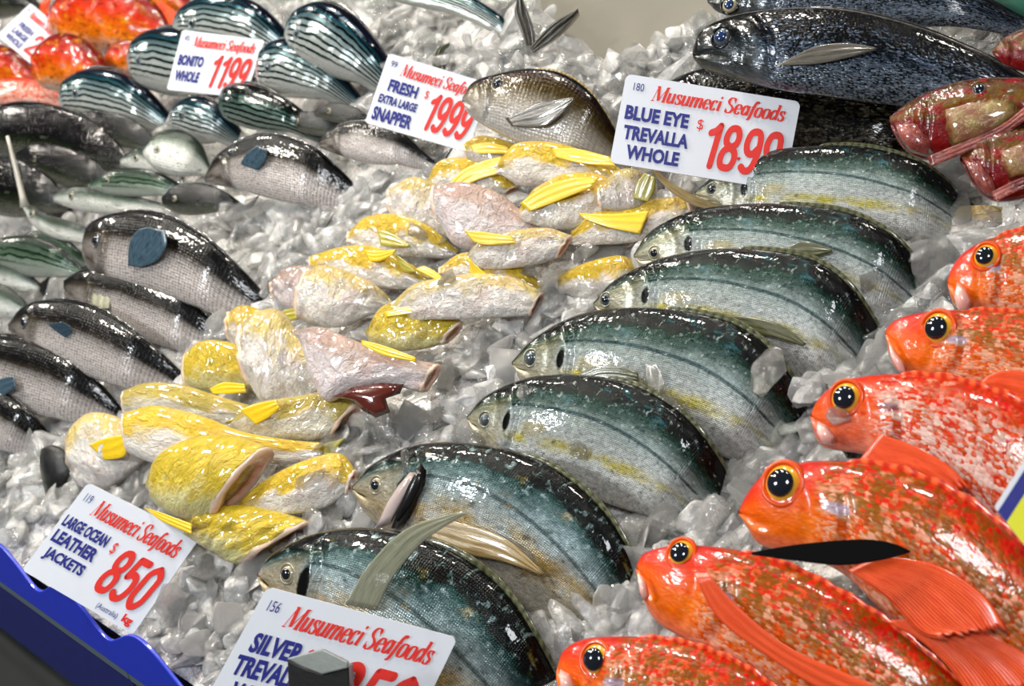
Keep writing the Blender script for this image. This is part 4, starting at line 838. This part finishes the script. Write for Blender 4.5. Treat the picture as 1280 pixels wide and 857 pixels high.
# ------------------------------------------------------------------ price signs
def glyphs():
    """an italic display face: strokes as poly-curves, thick on the way down, thin across"""
    G = {}
    def S(*pts): return list(pts)
    G['M'] = (.78, [('l', S((.06, 0), (.14, .70))), ('L', S((.16, .70), (.36, .04))), ('l', S((.36, .04), (.64, .70))), ('L', S((.64, .70), (.64, 0))), ('s', S((-.01, 0), (.14, 0))), ('s', S((.06, .70), (.2, .70))), ('s', S((.54, 0), (.75, 0))), ('s', S((.6, .70), (.75, .70)))])
    G['u'] = (.46, [('c', S((.08, .46), (.08, .14), (.12, .02), (.2, .01), (.32, .12))), ('L', S((.34, .47), (.34, .02))), ('s', S((.0, .46), (.1, .46))), ('s', S((.32, .01), (.44, .03))), ('s', S((.26, .46), (.36, .46)))])
    G['s'] = (.34, [('c', S((.28, .38), (.2, .46), (.09, .43), (.08, .33), (.17, .25), (.27, .17), (.25, .05), (.14, 0), (.04, .07))), ('s', S((.28, .30), (.28, .44))), ('s', S((.04, .02), (.04, .16)))])
    G['m'] = (.70, [('L', S((.08, .46), (.08, 0))), ('c', S((.10, .3), (.2, .44), (.3, .44), (.33, .34), (.33, 0))), ('c', S((.35, .3), (.45, .44), (.55, .44), (.58, .34), (.58, .02))), ('s', S((0, .46), (.1, .46))), ('s', S((.02, 0), (.15, 0))), ('s', S((.27, 0), (.4, 0))), ('s', S((.56, .01), (.68, .03)))])
    G['e'] = (.40, [('c', S((.07, .24), (.32, .27), (.31, .4), (.2, .46), (.09, .37), (.06, .2), (.12, .04), (.22, 0), (.33, .1)))])
    G['c'] = (.37, [('c', S((.31, .37), (.24, .46), (.12, .42), (.06, .26), (.08, .08), (.18, 0), (.31, .1)))])
    G['i'] = (.22, [('L', S((.1, .46), (.1, .02))), ('s', S((.02, .46), (.12, .46))), ('s', S((.08, .01), (.2, .03))), ('d', S((.1, .64)))])
    G['S'] = (.50, [('c', S((.43, .58), (.32, .71), (.17, .70), (.09, .56), (.16, .43), (.31, .33), (.41, .2), (.34, .04), (.19, -.01), (.05, .12))), ('s', S((.43, .48), (.43, .70))), ('s', S((.05, .0), (.05, .22)))])
    G['a'] = (.43, [('c', S((.3, .36), (.22, .46), (.1, .38), (.05, .2), (.1, .04), (.19, .02), (.3, .16))), ('L', S((.33, .46), (.33, .04))), ('s', S((.32, .01), (.43, .04)))])
    G['f'] = (.28, [('c', S((.33, .64), (.27, .72), (.19, .64), (.14, .4), (.11, 0), (.05, -.17), (-.03, -.16))), ('s', S((.02, .44), (.26, .44)))])
    G['o'] = (.42, [('c', S((.2, .46), (.09, .4), (.05, .22), (.1, .04), (.2, 0), (.31, .07), (.35, .24), (.31, .41), (.2, .46)))])
    G['d'] = (.45, [('c', S((.3, .36), (.22, .46), (.1, .38), (.05, .2), (.1, .04), (.19, .02), (.3, .16))), ('L', S((.34, .72), (.34, .04))), ('s', S((.24, .72), (.36, .72))), ('s', S((.33, .01), (.44, .04)))])
    G[' '] = (.22, [])
    return G
GL = glyphs()
RB = [0]
def ribbon(pts, wfun, out_v, out_f, caps=False):
    RB[0] = (RB[0]+1) % 9; b = len(out_v); n = len(pts)
    for i, p in enumerate(pts):
        a = pts[max(i-1, 0)]; c = pts[min(i+1, n-1)]; d = np.array([c[0]-a[0], c[1]-a[1]]); d = d/(np.hypot(*d)+1e-9)
        h = wfun(d); nx, ny = -d[1], d[0]
        e = 8e-6*i+2e-5*RB[0]; out_v.append((p[0]+nx*h, p[1]+ny*h, e)); out_v.append((p[0]-nx*h, p[1]-ny*h, e))
    for i in range(n-1): out_f.append((b+2*i, b+2*i+1, b+2*i+3, b+2*i+2))
    if caps:
        for p in (pts[0], pts[-1]):
            b = len(out_v); h = wfun(np.array([0, 1.]))
            for k in range(16): out_v.append((p[0]+h*math.cos(k*math.pi/8), p[1]+h*math.sin(k*math.pi/8), -6e-5))
            out_f.append(tuple(range(b, b+16)))
def word(text):
    V, F = [], []; x = 0
    for ch in text:
        adv, st = GL[ch]
        for k, pts in st:
            pts = [(p[0]+x, p[1]) for p in pts]
            if k == 'd':
                b = len(V)
                for q in range(12): V.append((pts[0][0]+.062*math.cos(q*math.pi/6), pts[0][1]+.062*math.sin(q*math.pi/6), 0))
                F.append(tuple(range(b, b+12))); continue
            if k == 'c': pts = [tuple(q) for q in catmull(pts, [i/30 for i in range(31)])]
            wf = {'l': lambda d: .018, 'L': lambda d: .074, 's': lambda d: .018, 'c': lambda d: .018+.058*abs(d[1])**1.5}[k]
            ribbon(pts, wf, V, F)
        x += adv
    V = [(a+.24*b, b, e) for a, b, e in V]
    return V, F
DIG = {'0': [[(.25, .96), (.08, .8), (.06, .5), (.08, .2), (.25, .04), (.42, .2), (.44, .5), (.42, .8), (.25, .96)]],
       '1': [[(.12, .78), (.24, .84), (.34, .96)], [(.33, .96), (.33, .04)]],
       '2': [[(.07, .74), (.12, .9), (.26, .96), (.4, .88), (.42, .68), (.32, .46), (.12, .18), (.06, .04)], [(.06, .05), (.46, .05)]],
       '5': [[(.42, .95), (.12, .95)], [(.12, .95), (.09, .56)], [(.09, .54), (.22, .62), (.38, .56), (.43, .34), (.36, .1), (.2, .03), (.06, .12)]],
       '8': [[(.25, .52), (.12, .6), (.08, .76), (.14, .92), (.25, .96), (.36, .92), (.42, .76), (.38, .6), (.25, .52), (.1, .42), (.06, .24), (.12, .08), (.25, .04), (.38, .08), (.44, .24), (.4, .42), (.25, .52)]],
       '9': [[(.40, .58), (.28, .44), (.14, .48), (.07, .68), (.12, .9), (.25, .96), (.38, .9), (.43, .68), (.42, .34), (.34, .1), (.2, .04), (.08, .12)]]}
def price(text, w=.082):
    V, F = [], []; x = 0
    for ch in text:
        if ch == '.':
            ribbon([(x+.0, .30), (x+.03, .30)], lambda d: .035, V, F, True); x += .05; continue
        for st in DIG[ch]:
            pts = [(p[0]+x, p[1]) for p in st]
            if len(pts) > 2: pts = [tuple(q) for q in catmull(pts, [i/44 for i in range(45)])]
            ribbon(pts, lambda d: w, V, F, True)
        x += .56 if ch != '1' else .50
    return V, F
def bfont(text, bold=.018):
    cu = bpy.data.curves.new('t', 'FONT'); cu.body = text; cu.offset = bold; cu.resolution_u = 3
    o = bpy.data.objects.new('t', cu); sc.collection.objects.link(o); bpy.context.view_layer.update()
    me = o.evaluated_get(bpy.context.evaluated_depsgraph_get()).to_mesh()
    V = [(v.co.x, v.co.y, 0) for v in me.vertices]; F = [tuple(p.vertices) for p in me.polygons]
    bpy.data.objects.remove(o); bpy.data.curves.remove(cu)
    return V, F

def sign(label, corners, items, z=.05, n=nrm(0, -.72, .69), edge=None, category='price sign', name='price_sign', rad=.035, stick=False):
    A = at(sum(c[0] for c in corners)/4, sum(c[1] for c in corners)/4, z)
    C = [on_plane(x, y, A, n) for x, y in corners]
    rt = root(name, tuple((C[2]+C[3])/2)); tag(rt, label, category, 'white price signs' if name == 'price_sign' else None)
    asp = ((C[1]-C[0]).length+(C[2]-C[3]).length)/((C[3]-C[0]).length+(C[2]-C[1]).length)
    def P(s, t, e=0.0): return (C[0]*(1-s)+C[1]*s)*(1-t)+(C[3]*(1-s)+C[2]*s)*t+n*e
    o = []; r = rad
    for cx, cy, a0 in ((1-r, r*asp, -90), (1-r, 1-r*asp, 0), (r, 1-r*asp, 90), (r, r*asp, 180)):
        for k in range(7):
            a = math.radians(a0+15*k); o.append((cx+r*math.cos(a), cy+r*asp*math.sin(a)))
    K = len(o); v = [P(s, t) for s, t in o]+[P(s, t, -.0022) for s, t in o]
    board = build('board', v, [tuple(range(K-1, -1, -1)), tuple(range(K, 2*K))]+[(k, (k+1) % K, K+(k+1) % K, K+k) for k in range(K)], M['white'], rt, smooth=False)
    remember(v, [tuple(range(K))])
    if stick:
        a, b = P(.5, .93, -.003), P(.5, 1.25, -.006)
        tube('stake', [a, (a+b)/2, b], [.0025]*3, M['white'], rt)
    for nm, kind, txt, (s0, t0, s1, t1), mat in items:
        V, F = word(txt) if kind == 'w' else price(txt) if kind == 'p' else bfont(txt, .042 if kind == 'B' else .0)
        xs = [q[0] for q in V]; ysv = [q[1] for q in V]; x0, x1, y0, y1 = min(xs), max(xs), min(ysv), max(ysv)
        sk = .10*(t1-t0)/max(asp, .1) if kind == 'p' else 0
        vv = [P(s0+(a-x0)/(x1-x0)*(s1-s0)+sk*(b-y0)/(y1-y0), t1+(t0-t1)*(b-y0)/(y1-y0), .0008+e) for a, b, e in V]
        ob = build(nm, vv, F, M[mat], rt, smooth=False, recalc=False)
    return rt, P
HN, NM, PR, NO = 'shop_name', 'product_name', 'price', 'item_number'
def std(no, names, pr, prbox, dollar=True, extra=()):
    it = [(NO, 'b', no, (.055, .085, .115, .17), 'blue_ink'), (HN, 'w', 'Musumeci Seafoods', (.165, .075, .93, .30), 'red_ink')]
    for txt, bx in names: it.append((NM, 'B', txt, bx, 'blue_ink'))
    it.append((PR, 'p', pr, prbox, 'red_ink'))
    if dollar: it.append(('dollar_mark', 'b', '$', (prbox[0]-.05, prbox[1]+.0, prbox[0]-.015, prbox[1]+.13), 'red_ink'))
    return it+list(extra)
sign('large white price sign reading BLUE EYE TREVALLA WHOLE and 18.99', [(783, 92), (1001, 127), (980, 238), (762, 203)],
     std('180', [('BLUE EYE', (.035, .34, .40, .50)), ('TREVALLA', (.045, .56, .42, .72)), ('WHOLE', (.08, .77, .385, .93))], '18.99', (.50, .37, .93, .90)), z=.10)
sign('nearest white price sign reading SILVER TREVALLY WHOLE, cut by the picture bottom', [(334, 733), (572, 797), (498, 950), (250, 886)],
     std('156', [('SILVER', (.07, .34, .33, .50)), ('TREVALLY', (.045, .53, .42, .69)), ('WHOLE', (.09, .73, .40, .89))], '12.50', (.40, .36, .92, .90)), z=.12)
sign('tilted white price sign reading LARGE OCEAN LEATHER JACKETS and 850', [(110, 603), (249, 673), (166, 793), (27, 712)],
     std('119', [('LARGE OCEAN', (.03, .34, .42, .46)), ('LEATHER', (.035, .50, .41, .63)), ('JACKETS', (.06, .68, .40, .82))], '850', (.52, .36, .92, .84), True,
         [('unit_mark', 'B', 'kg', (.86, .87, .94, .97), 'red_ink'), ('origin_note', 'b', '(Australia)', (.64, .90, .82, .97), 'blue_ink')]), z=.06)
sign('small white price sign reading BONITO WHOLE and 1199', [(228, 37), (331, 50), (306, 122), (208, 112)],
     std('45', [('BONITO', (.05, .40, .36, .58)), ('WHOLE', (.06, .66, .36, .84))], '1199', (.46, .34, .92, .90), False), z=.10)
sign('white price sign reading FRESH EXTRA LARGE SNAPPER, partly behind the brown snapper', [(486, 66), (614, 105), (584, 190), (456, 153)],
     std('99', [('FRESH', (.10, .33, .38, .50)), ('EXTRA LARGE', (.05, .56, .42, .68)), ('SNAPPER', (.04, .74, .42, .93))], '1999', (.50, .34, .93, .88)), z=.07)
sign('tiny white price sign among orange fish in the top left corner', [(38, 4), (82, 40), (46, 86), (-4, 44)],
     std('16', [('FRESH', (.16, .42, .50, .56)), ('LARGE', (.14, .60, .5, .74)), ('WHOLE', (.12, .78, .5, .92))], '25', (.56, .38, .95, .90), False), z=.09)
# the yellow card at the right edge
YS, P = sign('yellow card with navy border and drawn black fish, right edge', [(1243, 634), (1300, 545), (1380, 615), (1312, 720)], [], z=.13, category='sign', name='fish_card', n=nrm(-.1, -.6, .78))
def quad_on(name, pts, mat, e, parent=YS):
    return build(name, [P(s, t, e) for s, t in pts], [tuple(range(len(pts)))], M[mat], parent, smooth=False, recalc=False)
quad_on('navy_border', [(.0, .06), (1, .06), (1, .22), (.0, .22)], 'blue_ink', .0004)
quad_on('yellow_field', [(.0, .22), (1, .22), (1, 1), (.0, 1)], 'yellow_ink', .0004)
V, F = [], []
fo = [(.30, .62), (.45, .42), (.70, .34), (.95, .42), (1.0, .55), (.9, .72), (.6, .80), (.38, .72), (.30, .62)]
def st(pts, w=.008): ribbon([tuple(q) for q in catmull(pts, [i/30 for i in range(31)])], lambda d: w, V, F)
st(fo)
st([(.30, .62), (.22, .55), (.12, .56), (.10, .64), (.18, .66), (.10, .72), (.16, .80), (.26, .76), (.30, .66)])
for a in range(7):
    st([(.40+a*.08, .50-.03*math.sin(a)), (.44+a*.08, .60), (.41+a*.08, .72)], .004)
for a in range(3): st([(.40, .52+a*.08), (.6, .46+a*.1), (.9, .50+a*.08)], .004)
build('fish_drawing', [P(min(1, q[0]), min(1, q[1]), .0007+q[2]) for q in V], F, M['black_ink'], YS, smooth=False, recalc=False)

# black clip in front of the nearest sign
CL = root('sign_clip', tuple(at(398, 880, .10))); tag(CL, 'black sign clip with worn metal top in front of the nearest sign', 'clip')
cn = nrm(0, -.7, .71); CA = at(398, 830, .15)
def prism(name, pts, e0, e1, mat, parent, bev=.001):
    K = len(pts); a = [on_plane(x, y, CA, cn) for x, y in pts]
    v = [p+cn*e1 for p in a]+[p+cn*e0 for p in a]
    o = build(name, v, [tuple(range(K)), tuple(range(2*K-1, K-1, -1))]+[(k, K+k, K+(k+1) % K, (k+1) % K) for k in range(K)], M[mat], parent, smooth=False)
    b = o.modifiers.new('bevel', 'BEVEL'); b.width = bev; b.segments = 2
prism('clip_body', [(359, 824), (380, 835), (402, 842), (436, 832), (438, 900), (362, 905)], -.016, 0, 'clip_black', CL)
prism('clip_top', [(360, 822), (405, 810), (437, 826), (436, 834), (404, 842), (378, 832)], 0.0, .004, 'clip_metal', CL)

# ------------------------------------------------------------------ loose ice chips
bvh = BVHTree.FromPolygons(ALL_TRIS_V, ALL_TRIS_F)
def chip_template(k):
    rr = random.Random(100+k); bm = bmesh.new(); fl = rr.uniform(.28, .6); el = rr.uniform(1, 1.9)
    for _ in range(13):
        p = Vector((rr.gauss(0, 1), rr.gauss(0, 1), rr.gauss(0, 1))).normalized()*rr.uniform(.8, 1)
        bm.verts.new((p.x*el, p.y, p.z*fl))
    r = bmesh.ops.convex_hull(bm, input=bm.verts)
    bmesh.ops.delete(bm, geom=[v for v in bm.verts if not v.link_faces], context='VERTS')
    bmesh.ops.dissolve_limit(bm, angle_limit=.25, verts=bm.verts, edges=bm.edges)
    bmesh.ops.bevel(bm, geom=bm.edges[:], offset=.13, segments=2, affect='EDGES', profile=.5, clamp_overlap=True)
    bmesh.ops.triangulate(bm, faces=bm.faces)
    me = bpy.data.meshes.new('ice_chip'); bm.to_mesh(me); bm.free()
    me.polygons.foreach_set('use_smooth', [True]*len(me.polygons))
    return me
TPL = [chip_template(k) for k in range(14)]
TV = [np.array([v.co[:] for v in t.vertices]) for t in TPL]; TF_ = [np.array([p.vertices[:] for p in t.polygons]) for t in TPL]
def free_at(p, margin=.02):
    h = bvh.ray_cast(Vector((p.x, p.y, .6)), Vector((0, 0, -1)))
    return h[0] is None or h[0].z < p.z-margin
def chipspot():
    for _ in range(60):
        px, py = (R.uniform(-60, 1340), R.uniform(-40, 910)) if R.random() < .74 else (R.uniform(-160, 1640), R.uniform(-260, 1100))
        p = at(px, py, .006)
        if p.x < edge_x(p.y)+.02: continue
        if py < 90 and 500 < px < 1020 and inside(px, py, BARE): continue
        if free_at(p): return px, py, p
    return None
ANCH = [((400, 640), 'above the head of the nearest silver trevally'), ((720, 760), 'under the belly of the second silver trevally'), ((560, 540), 'before the snout of the third silver trevally'),
 ((830, 690), 'under the belly of the third silver trevally'), ((600, 470), 'before the snout of the fourth silver trevally'), ((950, 590), 'under the belly of the fourth silver trevally'),
 ((700, 390), 'before the snout of the fifth silver trevally'), ((1050, 490), 'under the belly of the fifth silver trevally'), ((1140, 400), 'under the belly of the sixth silver trevally'),
 ((1180, 300), 'under the belly of the far silver trevally'), ((760, 330), 'before the snout of the sixth silver trevally'), ((860, 630), 'beside the snout of the largest red perch'),
 ((300, 740), 'between the two front price signs'), ((250, 830), 'by the blue edging under the front signs'), ((30, 640), 'left of the leather jackets sign'), ((120, 500), 'below the lowest black bream'),
 ((230, 470), 'right of the lowest black bream'), ((330, 330), 'right of the biggest dark bream'), ((450, 230), 'between lone bream and far leather jackets'), ((550, 440), 'right of the green-yellow leather jacket'),
 ((440, 600), 'right of the bright yellow leather jacket'), ((380, 260), 'left of the olive-finned leather jacket'), ((240, 260), 'between the lone bream and biggest bream'), ((600, 120), 'behind the scratched snapper sign'),
 ((780, 110), 'left of the eighteen dollar sign'), ((780, 800), 'beside the snout of the lowest red perch'), ((420, 690), 'under the head of the second silver trevally')]
def region(px, py, t):
    a = min(ANCH, key=lambda q: (q[0][0]-px)**2+(q[0][1]-py)**2)[1]
    kind = 'clear glassy' if t % 3 else 'cloudy whitish'
    return kind+' ice chip '+a, 'ice chips '+a
singles = 0; bigV, bigF, base = [[], []], [[], []], [0, 0]
for i in range(6000):
    s = chipspot()
    if s is None: continue
    px, py, p = s; d = (p-CAM).length
    single = singles < 290 and d < 1.55 and 0 < px < 1280 and 0 < py < 857 and i % 4 == 0
    size = R.uniform(.007, .0185)*(1.3 if single else 1)*(1+.25*max(0, d-1.4)); t = R.randrange(14)
    if size > .008: 
        m2 = at(px, py, .006)
    rot = Matrix.Rotation(R.gauss(0, .45), 3, 'X') @ Matrix.Rotation(R.gauss(0, .45), 3, 'Y') @ Matrix.Rotation(R.uniform(0, 6.28), 3, 'Z')
    zz = max(-.02, ice_z(p.x, p.y))+size*R.uniform(.1, .8)+(.003 if single else 0)
    loc = Vector((p.x, p.y, zz)); cloudy = R.random() < .42
    if single:
        singles += 1
        o = bpy.data.objects.new('ice_chip', TPL[t]); sc.collection.objects.link(o)
        if not TPL[t].materials: TPL[t].materials.append(M['ice_clear'] if t % 3 else M['ice_cloudy'])
        o.matrix_world = Matrix.Translation(loc) @ (rot.to_4x4()) @ Matrix.Scale(size, 4)
        lb, gp_ = region(px, py, t); tag(o, lb, 'ice chip', gp_)
    else:
        k = int(cloudy); A_ = np.array(rot)*size
        bigV[k].append(TV[t] @ A_.T+np.array(loc)); bigF[k].append(TF_[t]+base[k]); base[k] += len(TV[t])
for n_, (px, py) in enumerate([(790, 762), (765, 738), (735, 775), (722, 560), (836, 505), (815, 478), (1050, 520), (980, 545), (560, 470), (610, 440), (545, 520), (505, 580), (820, 672), (700, 372), (880, 640),
        (596, 548), (655, 492), (590, 400), (560, 350), (420, 640), (395, 600), (440, 545), (1085, 350), (960, 470), (720, 310), (660, 340), (1200, 262), (1150, 300), (520, 290)]):
    h = bvh.ray_cast(CAM, ray(px, py))
    if h[0] is None: h = (at(px, py, .01), Vector((0, 0, 1)))
    nn = h[1] if h[1].dot(CAM-h[0]) > 0 else -h[1]
    o = bpy.data.objects.new('ice_chip', TPL[(1, 2, 4, 5, 7, 8, 10, 11, 13)[n_ % 9]]); sc.collection.objects.link(o); s_ = R.uniform(.008, .015)
    q = nn.to_track_quat('Z', 'Y').to_matrix() @ Matrix.Rotation(R.uniform(0, 6.28), 3, 'Z')
    o.matrix_world = Matrix.Translation(h[0]+nn*s_*.25) @ q.to_4x4() @ Matrix.Diagonal((s_, s_, s_*.7, 1))
    lb, gp_ = region(px, py, 1); tag(o, lb.replace('ice chip', 'ice shard resting on a fish'), 'ice chip', gp_)
for k, mt in ((0, 'ice_clear'), (1, 'ice_cloudy')):
    me = bpy.data.meshes.new('crushed_ice'); V_ = np.concatenate(bigV[k]); F_ = np.concatenate(bigF[k])
    me.from_pydata(V_.tolist(), [], F_.tolist()); me.polygons.foreach_set('use_smooth', [True]*len(me.polygons)); me.materials.append(M[mt])
    o = bpy.data.objects.new('crushed_ice', me); sc.collection.objects.link(o)
    tag(o, ('glassy' if k == 0 else 'cloudy white')+' crushed ice pieces scattered over the whole counter', 'ice', None, 'stuff')
for o in sc.objects:
    if 'o' in o: del o['o']
